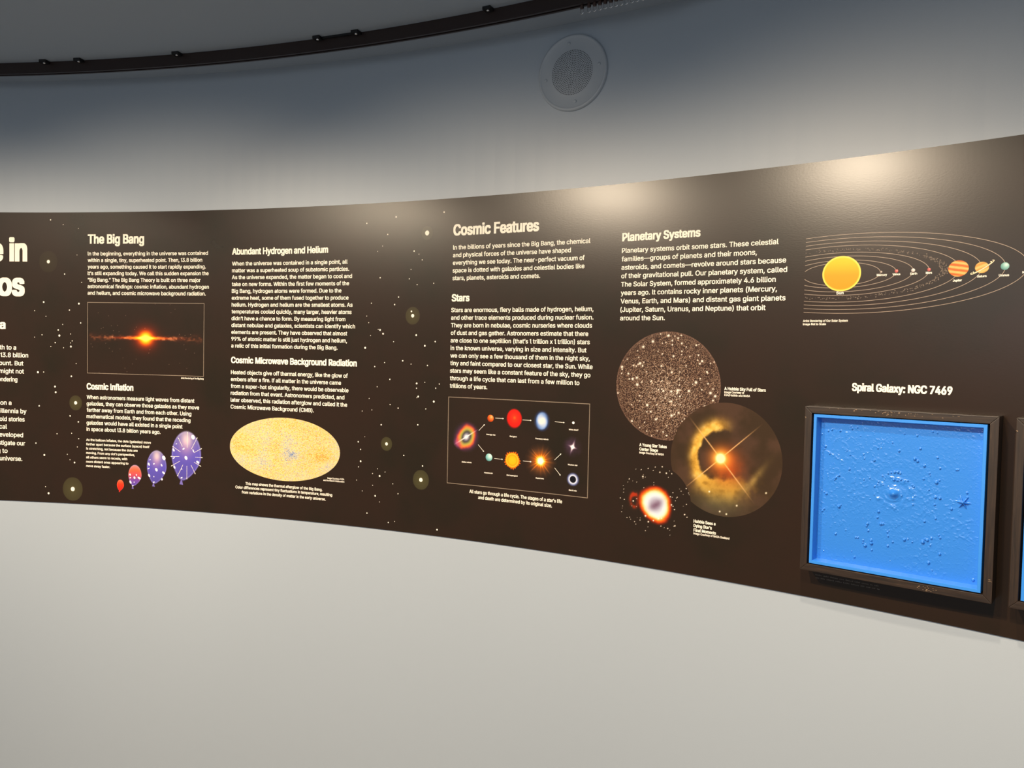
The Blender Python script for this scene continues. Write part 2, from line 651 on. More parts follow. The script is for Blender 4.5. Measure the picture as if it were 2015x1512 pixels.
head('heading', mural, 'Planetary Systems', (1225.3, 475.7), 1379, 16.3)
para('paragraph', mural, (1224.7, 498.5), (1220.5, 630.9), [
    ('Planetary systems orbit some stars. These celestial', 1532.4), ('families—groups of planets and their moons,', 1489.8),
    ('asteroids, and comets—revolve around stars because', 1547.3), ('of their gravitational pull. Our planetary system, called', 1549.3),
    ('The Solar System, formed approximately 4.6 billion', 1526.9), ('years ago. It contains rocky inner planets (Mercury,', 1529.5),
    ('Venus, Earth, and Mars) and distant gas giant planets', 1546.3), ('(Jupiter, Saturn, Uranus, and Neptune) that orbit', 1507), ('around the Sun.', 1309.1)])
head('heading', mural, 'Spiral Galaxy: NGC 7469', (1677, 769.4), 1875, 15.5)


def two_caption(bold, thin, cb, ct):
    for nm, rows, c, w in (('caption_title', bold, cb, 0.026), ('caption', thin, ct, 0.018)):
        ls = [cap_line(*r) for r in rows]
        text(nm, mural, ls, w, c / pxm(ls[0][1], ls[0][3]))


two_caption([('A Hubble Sky Full of Stars', 1426.2, 768, 1507.8, 771.3)],
            [('Image Courtesy of', 1426.2, 773.8, 1465.5, 775.4), ('ESA/Hubble and NASA', 1426.2, 779.3, 1476.8, 782)], 6.2, 4.2)
two_caption([('A Young Star Takes', 1259.1, 878.3, 1313.1, 882.4), ('Center Stage', 1259.1, 886.5, 1295.8, 889.5)],
            [('Image Courtesy of NASA', 1259, 892.6, 1307.1, 896.6)], 6.0, 4.2)
two_caption([('Hubble Sees a', 1365.7, 1029, 1408.8, 1033.4), ('Dying Star’s', 1365.7, 1037.7, 1401.6, 1041.6), ('Final Moments', 1365.7, 1046.5, 1409.7, 1051.5)],
            [('Image Courtesy of NASA Goddard', 1365.5, 1051.8, 1436.1, 1061.5)], 6.2, 4.2)
text('caption', mural, [cap_line('Artist Rendering of Our Solar System', 1581, 633.4, 1669, 634), cap_line('Image Not to Scale', 1580.8, 640, 1626, 640.6)], 0.018, 4.4 / pxm(*at(1620, 636)))

# ---- scattered printed stars: small dots (one sheet of dots) and the glowing ones
Z1 = (0, 400, '462,152,6 576,195,4 588,640,6 742,714,4 400,892,8 717,906,9 632,965,6 318,970,4 420,1020,4 571,1093,4 733,1080,6 531,1143,7 541,1194,10 385,1187,5 318,1208,4 643,1180,4 657,1242,5 643,1260,4 504,1258,6 464,1292,4 579,1304,4 645,1293,9 692,1447,4 700,468,3 712,230,3')
Z2 = (0, 700, '348,150,10 400,148,5 649,187,8 502,279,9 508,330,9 359,453,7 638,543,7 712,597,7 520,704,5 652,700,5 715,749,5 703,823,4 330,788,6 406,895,9 613,889,4 637,938,4 678,964,8 417,1181,4 444,1240,10')
Z3 = (430, 440, '1530,100,6 1484,205,3 1440,253,3 1768,250,7 1812,278,4 1841,329,5 1740,415,4 1462,490,6 1725,500,5 1795,552,5 1944,540,5 1628,664,6 1383,719,5 1592,732,7 1744,793,8 1341,835,4 1359,895,4 1444,956,4 1461,960,9 1488,994,9 1787,1007,9 1376,1010,4 1583,1066,4 1958,1065,7 1864,1103,9 1327,1121,10 1665,1238,7 1502,1254,5 1413,1290,6 1740,1268,4 1888,1280,6 1549,1405,6 1791,1442,9 1790,1485,6 1864,1432,4 1994,1447,5 1962,1485,6 1435,1472,4')
Z4 = (430, 720, '1805,278,9 1793,287,4 1945,323,10 1363,295,4 1552,350,5 1624,382,6 1300,408,4 1387,398,4 1873,389,5 1471,532,7 1801,532,7 1323,640,3 1264,685,7 1285,754,6 1674,808,6 1286,860,9 1267,911,5 1438,928,4 1506,958,4 1393,971,4 1457,993,9 1844,903,7 1250,1030,4 1394,1077,4 1575,1064,4 1300,1127,4 1417,1172,8 1623,1153,5 1456,1227,4 1343,1327,6 1535,1412,6 1591,1403,4 1974,1477,8')
DOTS = []
for x0, y0, s in (Z1, Z2, Z3, Z4):
    for q in s.split():
        a, b, r = map(float, q.split(','))
        u, v = at(x0 + a / 4.58, y0 + b / 4.58)
        DOTS.append((r / 4.58 * 0.95 / pxm(u, v), u, v))
for a, b, r in ((780.6, 427.3, 1.8), (723, 440, 1.2), (875, 418, 1.6), (865.7, 756, 1.2)):
    u, v = at(a, b)
    DOTS.append((r / pxm(u, v), u, v))
DOTS.sort(reverse=True)
rest = Flat(0.0048)
for i, (r, u, v) in enumerate(DOTS):
    fl = rest if i >= 90 else Flat(0.0048)
    fl.disc(u, v, r, n=12)
    if i < 90:
        fl.build('printed_star', M['ink'], mural)
rest.build('faint_stars', M['ink'], mural)['kind'] = 'stuff'


def halo(c, a0):
    def fn(x, y):
        r = np.hypot(x, y)
        return hexc(c), a0 * (0.55 + 0.45 * (1 - r)) * (1 - sst(0.95, 1.0, r)) + 0.5 * (1 - sst(0, 0.3, r))
    return fn


for x, y, rc, rh, a0 in ((96.5, 515.3, 3.2, 20, 0.12), (150.2, 793, 3.2, 14, 0.5), (144.5, 962.4, 4.2, 22, 0.55), (841.6, 459, 4.6, 13, 0.2), (813.2, 621.7, 3.4, 16.5, 0.5),
                         (761.7, 873.7, 3.0, 13, 0.55), (829.3, 944.5, 3.8, 18.5, 0.6)):
    u, v = at(x, y)
    s = 1 / pxm(u, v)
    g = paint('glowing_star', mural, u, v, rh * s, rh * s * 1.08, halo('5d5836', a0), n=30, off=0.0047)
    c = Flat(0.0049)
    c.disc(u, v, rc * s, rc * s * 1.05, n=18)
    c.build('star_core', M['ink'], g)

# ---- big bang picture
(ua, va), (ub, vb) = at(173.6, 595.4), at(401.7, 741)
uc, vc, ru, rv = (ua + ub) / 2, (va + vb) / 2, (ub - ua) / 2, (va - vb) / 2


def bigbang(x, y):
    X, Y = x * 114, (y - 0.02) * 71
    r = np.hypot(X, Y)
    n_ = fbm(X / 5, Y / 3, 4, 3)
    w = 2.2 + 6.5 * (np.abs(X) / 114) ** 1.2
    band = np.exp(-(Y / w) ** 2) * (0.25 + 0.75 * np.exp(-(np.abs(X) / 60) ** 2)) * (0.35 + 1.1 * sst(0.35, 0.75, n_))
    g = 0.85 * np.exp(-(r / 11) ** 2) + 0.72 * np.exp(-(np.abs(X) / 52) ** 1.6 - (Y / 2.6) ** 2) + 0.52 * np.exp(-(r / 25) ** 2)
    t = np.clip(g + 0.0 * band, 0, 1.3)
    c = ramp(t, [(0, '4a2010'), (0.25, '8a2c08'), (0.5, 'd84c05'), (0.75, 'ff8a08'), (1.0, 'ffc820'), (1.3, 'fff060')])
    c = mixc(c, ramp(n_, [(0, 'a05030'), (1, 'f0b080')]) + np.zeros(x.shape + (3,)), np.clip(band * (1 - t), 0, 1))
    dot = (rng.random(x.shape) > 0.9986) * 0.7
    c = mixc(c, hexc('d8c8b0') + 0 * c, np.clip(dot * (1 - t), 0, 1))
    return c, np.clip(1.3 * t + band + dot, 0, 1) * sst(1.0, 0.93, np.abs(x))


bb = paint('picture', mural, uc, vc, ru, rv, bigbang, n=230, ny=146, shape='rect')
bb['label'] = 'bordered picture of an orange burst with a thin glowing disc'
b = Flat(0.0050)
b.box(ua, vb, ub, va, 0.0021)
b.build('picture_border', M['ink_dim'], bb)

# ---- balloons
z2 = lambda a, b_: at(a / 4.58, 700 + b_ / 4.58)


def balloon(cx_, cy_, rx, ry, tip, kind, dots, arrows):
    u, v = z2(cx_, cy_)
    s = 1 / pxm(u, v) / 4.58
    lean = (tip[0] - cx_) / rx

    def shp(x, y):
        k = np.clip(-y, 0, 1)
        xx = x - lean * 0.8 * k ** 2
        return np.hypot(xx / (1 - 0.33 * k ** 1.6), y)

    def fn(x, y):
        x, y = x * 1.15, y * 1.08
        r = shp(x, y)
        if kind == 'red':
            c = ramp(y * 0.5 + 0.5, [(0, 'd81c14'), (0.6, 'f03a1c'), (1, 'f8704a')])
        elif kind == 'mix':
            c = ramp(y * 0.5 + 0.5 + 0.08 * (np.abs(x) ** 2), [(0, '5a4aa8'), (0.3, '7a48a0'), (0.5, 'c04a60'), (0.75, 'f06040'), (0.95, 'd88078'), (1, '9a80a0')])
        else:
            c = ramp(y * 0.5 + 0.5, [(0, '564a9e'), (0.5, '5a50b4'), (0.85, '6c62a8'), (1, '857a9c')])
            g = np.exp(-((x - 0.0) / 0.36) ** 2 - ((y - 0.62) / 0.34) ** 2)
            c = mixc(c, hexc('f4d8d0') + 0 * c, 0.85 * g)
            g = np.exp(-((x + 0.05) / 0.5) ** 2 - ((y - 0.25) / 0.35) ** 2)
            c = mixc(c, hexc('a878b0') + 0 * c, 0.45 * g)
        rim = sst(0.9, 0.97, r) * (1 - sst(0.97, 1.02, r))
        c = mixc(c, hexc('b0a4d8' if kind != 'red' else 'ff8a70') + 0 * c, 0.45 * rim)
        return c, 1 - sst(0.97, 1.03, r)
    o = paint('balloon', mural, u, v, rx * 1.15 * s, ry * 1.08 * s, fn, n=54, shape='rect', off=0.0046)
    o['label'] = {'red': 'small red balloon', 'mix': 'balloon shading from red to violet'}.get(kind, 'violet balloon with white dots')
    kn = Flat(0.0048)
    tu, tv = z2(*tip)
    w = rx * 0.1 * s + 3.5 * s
    kn.poly([(tu - w, tv - w * 0.8), (tu + w, tv - w), (tu + 0.3 * w, tv + w * 1.3), (tu - 0.3 * w, tv + w * 1.3)])
    kn.build('knot', M['knot_red'] if kind == 'red' else M['knot'], o)
    for q in dots or ():
        d = Flat(0.0049)
        du, dv = z2(q[0], q[1])
        d.disc(du, dv, q[2] * s, q[3] * s, n=14, rot=q[4] if len(q) > 4 else 0.5)
        d.build('galaxy_dot', M['dotink'], o)
    for x0, y0, x1, y1 in arrows or ():
        d = Flat(0.0050)
        p, q = z2(x0, y0), z2(x1, y1)
        d.line([p, q], 3.0 * s)
        L = math.hypot(q[0] - p[0], q[1] - p[1])
        tx, ty = (q[0] - p[0]) / L, (q[1] - p[1]) / L
        hh = 9 * s
        d.poly([(q[0] + tx * hh * .5, q[1] + ty * hh * .5), (q[0] - tx * hh - ty * hh * .6, q[1] - ty * hh + tx * hh * .6), (q[0] - tx * hh + ty * hh * .6, q[1] - ty * hh - tx * hh * .6)])
        d.build('arrow', M['ink'], o)


M['knot'] = mat('violet_ink', '7668b4', 0.4)
M['knot_red'] = mat('red_ink', 'e8301c', 0.4)
M['dotink'] = mat('lilac_ink', 'f2e6f4', 0.4)
balloon(1091, 1168, 35, 50, (1083, 1222), 'red', None, None)
balloon(1222, 1080, 66, 95, (1202, 1190), 'mix', [(1178, 1072, 8, 10), (1180, 1100, 9, 6), (1235, 1075, 5, 9), (1260, 1103, 18, 9, -0.5), (1218, 1100, 10, 12), (1182, 1140, 9, 16), (1215, 1140, 5, 5), (1203, 1172, 9, 5)], None)
balloon(1418, 1005, 99, 150, (1389, 1167), 'blue', [(1482, 922, 16, 22), (1347, 978, 9, 15), (1462, 987, 7, 13), (1393, 975, 9, 6), (1415, 1028, 12, 17), (1345, 1017, 12, 5), (1350, 1080, 9, 16), (1480, 1056, 17, 9, -0.6), (1392, 1090, 5, 6), (1392, 1140, 9, 6), (1465, 1115, 10, 10), (1358, 938, 8, 4)], None)
balloon(1685, 905, 150, 222, (1640, 1145), 'blue', [(1745, 735, 18, 22), (1660, 840, 12, 7), (1570, 850, 9, 16), (1748, 858, 6, 16, .4), (1682, 922, 14, 19), (1788, 960, 18, 10, -.6), (1578, 1005, 9, 16), (1642, 1100, 11, 6), (1595, 795, 8, 4), (1572, 922, 13, 5), (1643, 1022, 5, 6)],
        [(1693, 830, 1695, 690), (1650, 820, 1612, 740), (1730, 843, 1783, 740), (1632, 868, 1562, 818), (1757, 873, 1822, 838), (1622, 908, 1545, 908), (1765, 915, 1830, 920), (1628, 950, 1550, 995), (1755, 960, 1815, 998), (1655, 983, 1605, 1085), (1690, 993, 1690, 1113), (1728, 988, 1765, 1065)])

# ---- oval sky map
pts = [at(453.6, 882), at(670.2, 889), at(553, 822), at(566, 947)]
uc, ru = (pts[0][0] + pts[1][0]) / 2, (pts[1][0] - pts[0][0]) / 2
vc, rv = (pts[2][1] + pts[3][1]) / 2, (pts[2][1] - pts[3][1]) / 2


def skymap(x, y):
    big = fbm(x * 3 + 5, y * 2.2 + 1, 3, 11)
    blue = np.exp(-((x - 0.17) / 0.10) ** 2 - ((y + 0.16) / 0.14) ** 2) + 0.7 * np.exp(-((x - 0.85) / 0.2) ** 2 - ((y + 0.5) / 0.25) ** 2) + 0.5 * np.exp(-((x - 0.05) / .12) ** 2 - ((y + .1) / .4) ** 2) + 0.4 * np.exp(-((x + 0.8) / .1) ** 2 - ((y + .42) / .15) ** 2) + 0.35 * np.exp(-((x + 0.42) / .1) ** 2 - ((y + .25) / .5) ** 2)
    oran = 0.8 * np.exp(-((x - 0.68) / 0.18) ** 2 - ((y + 0.16) / 0.2) ** 2) + 0.5 * np.exp(-((x + 0.85) / 0.12) ** 2 - ((y - 0.1) / 0.3) ** 2) + 0.4 * np.exp(-((x + 0.15) / 0.1) ** 2 - ((y) / 0.7) ** 2) + .4 * np.exp(-((x + .6) / .15) ** 2 - ((y + .1) / .2) ** 2) + .3 * np.exp(-((x) / .4) ** 2 - ((y - .75) / .2) ** 2)
    t = 0.57 + 0.22 * (big - 0.5) + 0.16 * rng.standard_normal(x.shape) - 0.25 * blue + 0.22 * oran
    return ramp(t, [(0.05, '3a52a0'), (0.28, '8c9cb4'), (0.42, 'd4cba8'), (0.58, 'f2d488'), (0.75, 'f0b850'), (0.95, 'dc7c20')]), 1.0


paint('sky_map', mural, uc, vc, ru, rv, skymap, n=180, ny=150)['label'] = 'yellow oval map speckled with blue'

# ---- life cycle diagram
(ua, va), (ub, vb) = at(884.3, 781.4), at(1157.4, 980.4)
ua = (ua + at(880.7, 949.9)[0]) / 2
ub = (ub + at(1161, 795.2)[0]) / 2
va = (va + at(1161, 795.2)[1]) / 2
vb = (vb + at(880.7, 949.9)[1]) / 2
dia = Flat(0.0050)
dia.box(ua, vb, ub, va, 0.0022)
dia = dia.build('star_life_cycle_diagram', M['ink_dim'], mural)
z6 = lambda a, b_: at(860 + a / 4.725, 690 + b_ / 4.725)
S6 = 1 / pxm(*at(1020, 880)) / 4.725


def star(name, a, b_, r, fn, n=36, ry=None, lab=None):
    u, v = z6(a, b_)
    o = paint(name, dia, u, v, r * S6, (ry or r) * S6, fn, n=n, off=0.0047)
    if lab:
        o['label'] = lab
    return o


def ball(stops, hx=0.3, hy=0.4):
    def fn(x, y):
        r = np.hypot(x, y)
        return ramp(np.clip(1 - np.hypot(x - hx, y - hy) / 1.5, 0, 1), stops), 1 - sst(0.93, 1.0, r)
    return fn


def nebula(x, y):
    a = 0.5
    X, Y = x * math.cos(a) - y * math.sin(a), x * math.sin(a) + y * math.cos(a)
    r = np.hypot(X / 0.52, Y / 0.70) * (1 + 0.22 * (fbm(x * 3 + 3, y * 3, 3, 2) - 0.5))
    ring = np.exp(-((r - 0.85) / 0.22) ** 2)
    c = ramp(np.clip(r, 0, 1.6), [(0, 'f4f0f8'), (0.15, '8c88a8'), (0.45, '4a4440'), (0.68, 'a8a048'), (0.85, 'd88838'), (1.02, 'c04a3a'), (1.2, '7a3a60'), (1.6, '40364a')])
    pk = np.exp(-((x + 0.55) / .22) ** 2 - ((y + .38) / .22) ** 2)
    c = mixc(c, hexc('b85078') + 0 * c, 0.7 * pk)
    jet = np.exp(-((x * 0.53 - y * 0.85) / 0.035) ** 2) * np.exp(-(np.hypot(x, y) / 0.6) ** 2)
    core = np.exp(-(np.hypot(x, y) / 0.13) ** 2)
    c = mixc(c, hexc('fdf4ee') + 0 * c, np.clip(jet + core, 0, 1))
    al_ = np.clip(ring + jet + core + 0.8 * (r < 0.85) + pk + 0.42 * (1 - sst(0.5, 1.0, np.hypot(x, y))), 0, 1)
    return c, al_ * (1 - sst(0.9, 1.0, np.hypot(x, y)))


def pnebula(x, y):
    r, th = np.hypot(x, y), np.arctan2(y, x)
    sw = 0.5 + 0.5 * np.cos(2 * th + 9 * r)
    c = ramp(np.clip(r * 1.25 + 0.14 * (sw - .5), 0, 1), [(0, 'eee6da'), (0.35, 'd8dce0'), (0.6, 'a8bce0'), (0.8, '6c8cc8'), (1, '2e3a5c')])
    return c, (1 - sst(0.62, 1.0, r))


def spiky(n_, core, spike, c_out):
    def fn(x, y):
        r, th = np.hypot(x, y), np.arctan2(y, x)
        e = core + (spike - core) * (0.5 + 0.5 * np.cos(n_ * th)) * (0.55 + 0.45 * np.cos(th * 5 + 1))
        t = r / core
        return ramp(np.clip(t, 0, 1.3), [(0, 'ffb818'), (0.5, 'ffb010'), (0.7, 'f89408'), (0.8, 'ffc030'), (0.95, 'f07a08'), (1.3, c_out)]), 1 - sst(e * 0.9, e * 1.06, r)
    return fn


def nova(x, y):
    r, th = np.hypot(x, y), np.arctan2(y, x)
    ray = (0.5 + 0.5 * np.cos(17 * th + 1)) ** 3 * (0.6 + 0.4 * np.cos(5 * th))
    t = np.clip(1.25 * np.exp(-(r / 0.2) ** 2) + (0.6 * np.exp(-(r / 0.42) ** 2) + 0.5 * ray * np.exp(-(r / 0.45) ** 2)), 0, 1.3)
    long = sum(np.exp(-(((x * math.sin(a) - y * math.cos(a)) / 0.018) ** 2)) * (1 - sst(0.25, 0.97, r)) for a in (0.80, 2.30))
    c = ramp(t, [(0, 'd88850'), (0.3, 'e07010'), (0.6, 'ff9c20'), (1.0, 'ffe070'), (1.3, 'fffbe8')])
    return c, np.clip(1.5 * t + 0.8 * long, 0, 1)


def neutron(x, y):
    r = np.hypot(x, y)
    c, s = math.cos(1.25), math.sin(1.25)
    X, Y = x * c + y * s, -x * s + y * c
    st = np.exp(-(np.abs(X) / 0.42 + np.abs(Y) / 0.13) ** 2) + np.exp(-(np.abs(X) / 0.12 + np.abs(Y) / 0.3) ** 2)
    cl = fbm(x * 2.5, y * 2.5, 3, 5)
    return mixc(hexc('5a3c58') + 0 * x[..., None], hexc('fbeef0') + 0 * x[..., None], np.clip(st * 1.2, 0, 1)), np.clip(st * 1.4 + 0.6 * cl * (1 - sst(0.2, 1, r)), 0, 1)


def hole(x, y):
    r = np.hypot(x, y)
    c = ramp(r, [(0, '0e0c12'), (0.42, '100e16'), (0.5, 'e8ecfa'), (0.6, 'b8c0e0'), (0.78, '5a608c'), (1, '3a3440')])
    return c, 1 - sst(0.65, 1.0, r)


star('stellar_nebula', 277, 803, 165, nebula, n=70)
star('average_star', 502, 631, 35, ball([(0, '7a2008'), (0.4, 'd85818'), (0.8, 'f89048'), (1, 'ffc890')]))
star('red_giant', 722, 635, 86, lambda x, y: (ramp(np.hypot(x - 0.05, y - 0.1), [(0, 'ff6a20'), (0.2, 'fa3416'), (0.6, 'f02010'), (0.85, 'd81a0c'), (1, '701608')]), 1 - sst(0.8, 1.0, np.hypot(x, y))), ry=98)
star('planetary_nebula', 980, 655, 88, pnebula, n=50, ry=106)
star('white_dwarf', 1272, 672, 13, lambda x, y: (hexc('fffaf2'), 1 - sst(0.85, 1, np.hypot(x, y))), n=16)
star('massive_star', 488, 993, 37, ball([(0, '4a8080'), (0.4, '88c0bc'), (0.8, 'c8e4dc'), (1, 'f0f8f0')]))
star('red_supergiant', 705, 1020, 92, spiky(22, 0.8, 1.0, 'd05008'), n=64)
star('supernova', 967, 1027, 165, nova, n=80)
star('neutron_star', 1265, 897, 110, neutron, n=50)
star('black_hole', 1268, 1198, 68, hole, n=40)
for x0, y0, x1, y1 in ((547, 628, 623, 633), (800, 645, 880, 650), (1100, 662, 1188, 670), (393, 745, 447, 688), (388, 875, 440, 940), (537, 1003, 615, 1012), (803, 1026, 880, 1034), (1098, 1017, 1158, 960), (1098, 1090, 1152, 1160)):
    d = Flat(0.0050)
    p, q = z6(x0, y0), z6(x1, y1)
    L = math.hypot(q[0] - p[0], q[1] - p[1])
    tx, ty = (q[0] - p[0]) / L, (q[1] - p[1]) / L
    hh = 8 * S6
    d.line([p, (q[0] - tx * hh, q[1] - ty * hh)], 3.6 * S6)
    d.poly([(q[0] + tx * hh * .5, q[1] + ty * hh * .5), (q[0] - tx * hh * 1.2 - ty * hh * .9, q[1] - ty * hh * 1.2 + tx * hh * .9), (q[0] - tx * hh * 1.2 + ty * hh * .9, q[1] - ty * hh * 1.2 - tx * hh * .9)])
    d.build('arrow', M['ink'], dia)
for s, x0, x1, y0 in (('Stellar nebula', 235, 325, 1040), ('Average star', 463, 549, 785), ('Red giant', 681, 746, 803), ('Planetary nebula', 920, 1040, 824), ('White dwarf', 1230, 1318, 740),
                      ('Massive star', 444, 524, 1140), ('Red supergiant', 652, 755, 1163), ('Supernova', 922, 997, 1190), ('Neutron star', 1222, 1312, 1066), ('Black hole', 1230, 1303, 1303)):
    u0_, v0_ = z6(x0, y0)
    text('caption', dia, [(s, u0_, z6(x1, y0)[0], v0_)], 0.022, 13 * S6, off=0.005)

# ---- three round photographs
def disc_at(l, r, t, b_):
    uL, uR = at(l, (t + b_) / 2)[0], at(r, (t + b_) / 2)[0]
    vT_, vB_ = at((l + r) / 2, t)[1], at((l + r) / 2, b_)[1]
    return (uL + uR) / 2, (vT_ + vB_) / 2, (uR - uL) / 2, (vT_ - vB_) / 2


def starfield(x, y):
    r = np.hypot(x, y)
    q = rng.random(x.shape) ** 3.8
    dens = 0.75 + 0.5 * np.exp(-((x + 0.02) / 0.5) ** 2 - ((y + 0.15) / 0.45) ** 2)
    q = np.clip(q * dens, 0, 1)
    c = ramp(q, [(0, '301f16'), (0.25, '5a3e30'), (0.6, 'b08c70'), (1, 'f0d8c0')])
    px_, py_ = rng.uniform(-1, 1, 150), rng.uniform(-1, 1, 150)
    for k in range(150):
        if px_[k] ** 2 + py_[k] ** 2 > 0.97:
            continue
        s = 0.010 + 0.016 * rng.random() ** 2
        d = np.hypot(x - px_[k], y - py_[k])
        c = mixc(c, hexc('fff0dc') + 0 * c, np.clip(1.25 * np.exp(-(d / s) ** 2), 0, 1))
    c = mixc(c, hexc('8a6858') + 0 * c, 0.35 * sst(0.965, 0.985, r))
    return c, 1.0


u, v, ru, rv = disc_at(1213.8, 1419.3, 652.8, 867.2)
paint('star_cluster_picture', mural, u, v, ru, rv, starfield, n=230, off=0.0045)['label'] = 'round picture crowded with tiny pale stars'


def dust(x, y):
    r, th = np.hypot(x, y), np.arctan2(y, x)
    n1, n2 = fbm(x * 3 + 7, y * 3 + 2, 5, 21), fbm(x * 9, y * 9, 4, 31)
    c = mixc(hexc('3a2a19') + 0 * x[..., None], hexc('4a3425') + 0 * x[..., None], sst(0.3, 0.7, n1))
    # the glowing arc around the left of the star, swelling below it
    X, Y = x + 0.07, y - 0.02
    ra, ta = np.hypot(X / 0.50, Y / 0.60), np.degrees(np.arctan2(Y, X)) % 360
    arm = sst(62, 105, ta) * (1 - sst(285, 330, ta))
    wid = 0.20 + 0.15 * sst(200, 270, ta)
    out = np.exp(-(np.maximum(ra - 0.97, 0) / wid) ** 2)
    inn = sst(0.76, 0.90, ra + 0.14 * (n2 - 0.5) + 0.18 * sst(215, 265, ta) * (1 - sst(290, 330, ta)))
    g = arm * out * inn * (0.72 + 0.45 * n2)
    c = mixc(c, ramp(n2, [(0.2, 'b8862a'), (0.55, 'e4b04a'), (0.9, 'f4cc78')]), np.clip(g * 1.1, 0, 1))
    lo = np.exp(-((x + 0.02) / 0.45) ** 2 - ((y + 0.48) / 0.2) ** 2) * (0.25 + 0.9 * sst(0.35, 0.7, n2))
    c = mixc(c, hexc('b08428') + 0 * c, np.clip(0.75 * lo, 0, 1))
    # tail at lower right
    q = (x - 0.62) * 0.52 - (y + 0.42) * -0.85
    p_ = (x - 0.62) * 0.85 - (y + 0.42) * 0.0
    tl = np.exp(-(((x - 0.47) * 0.80 - (y + 0.36) * 0.60) / (0.05 + 0.02 * n2)) ** 2) * np.exp(-(((x - 0.47) * 0.60 + (y + 0.36) * 0.80) / 0.36) ** 2) * (0.4 + 0.8 * n2)
    c = mixc(c, hexc('a88a4a') + 0 * c, np.clip(0.85 * tl, 0, 1))
    c = mixc(c, hexc('4e5040') + 0 * c, 0.5 * np.exp(-((y + 0.8) / 0.25) ** 2 - ((x + .1) / .5) ** 2))
    # red shine and the star
    d = np.hypot(x + 0.075, y - 0.015)
    c = mixc(c, hexc('b04414') + 0 * c, 0.75 * np.exp(-(np.hypot(x - 0.08, y + 0.16) / 0.26) ** 2) * (0.4 + n2))
    c = mixc(c, hexc('e8681c') + 0 * c, np.clip(0.95 * np.exp(-(np.hypot(x + 0.03, y - 0.0) / 0.21) ** 2), 0, 1))
    for a in (0.74, 2.28):
        ry_ = np.exp(-(((x + 0.075) * math.sin(a) - (y - 0.015) * math.cos(a)) / 0.009) ** 2) * (1 - sst(0.35, 1.02, d))
        c = mixc(c, hexc('f0b878') + 0 * c, np.clip(0.95 * ry_, 0, 1))
    c = mixc(c, hexc('ffc24a') + 0 * c, np.clip(1.2 * np.exp(-(d / 0.135) ** 2), 0, 1))
    c = mixc(c, hexc('fff4b8') + 0 * c, np.clip(1.5 * np.exp(-(d / 0.085) ** 4), 0, 1))
    for sx, sy in ((-.26, -.59), (.74, -.5), (.24, -.78), (0.06, -.95), (-.06, -.92)):
        c = mixc(c, hexc('fff0d0') + 0 * c, np.clip(1.4 * np.exp(-(np.hypot(x - sx, y - sy) / 0.013) ** 2), 0, 1))
    return c, 0.95


u, v, ru, rv = disc_at(1320.6, 1541, 792.8, 1017.4)
paint('bright_star_picture', mural, u, v, ru, rv, dust, n=190, off=0.00475)['label'] = 'round picture of a bright star in golden dust'


def dying(x, y):
    r = np.hypot(x, y)
    n2 = fbm(x * 8, y * 8, 4, 41)
    X, Y = x - 0.04, y + 0.06
    th = np.arctan2(Y, X)
    rr = np.hypot(X / 0.40, Y / 0.415) * (1 + 0.05 * np.cos(2 * th - 1.2) + 0.04 * np.cos(3 * th + 0.5))
    t = rr + 0.10 * (n2 - 0.5)
    c = ramp(np.clip(t, 0, 1.4), [(0, 'a89cb0'), (0.3, 'b4b0c4'), (0.55, 'd4dce8'), (0.72, 'f0e8dc'), (0.84, 'fcd8a0'), (0.93, 'f89838'), (1.02, 'd85010'), (1.15, '882408'), (1.4, '3e2416')])
    dk = np.exp(-((X * 0.8 + Y * 0.6) / 0.22) ** 2 - ((-X * 0.6 + Y * 0.8 + 0.02) / 0.10) ** 2)
    c = mixc(c, hexc('6c4c64') + 0 * c, 0.75 * dk * (0.6 + 0.6 * n2))
    al_ = 1 - sst(1.05, 1.32, t)
    lobe = np.exp(-((np.hypot((x + 0.55) / 0.15, (y + 0.02) / 0.22) - 0.75) / 0.35) ** 2) * sst(0.25, 0.75, n2 + 0.15) * sst(-0.36, -0.48, x) + 0.5 * np.exp(-((x + .5) / .14) ** 2 - ((y - .13) / .10) ** 2) * (0.5 + n2)
    c = mixc(c, hexc('a83010') + 0 * c, np.clip(lobe, 0, 1) * (1 - al_))
    al_ = np.maximum(al_, np.clip(0.85 * lobe, 0, 1))
    kk = 130
    px_, py_ = rng.uniform(-1, 1, kk), rng.uniform(-1, 1, kk)
    for k in range(kk):
        if not 0.2 < px_[k] ** 2 + py_[k] ** 2 < 0.98:
            continue
        s = 0.008 + 0.016 * rng.random() ** 3
        g = np.clip(1.3 * np.exp(-(np.hypot(x - px_[k], y - py_[k]) / s) ** 2), 0, 1)
        c = mixc(c, hexc('fff2e0') + 0 * c, g)
        al_ = np.maximum(al_, g)
    base = hexc('281c11') + 0 * c
    return mixc(base, c, al_), 1.0 - sst(0.985, 1.0, r)


u, v, ru, rv = disc_at(1217.8, 1361, 914, 1062)
paint('dying_star_picture', mural, u, v, ru, rv, dying, n=150, off=0.0049)['label'] = 'round picture of a white cloud ringed in fiery orange'

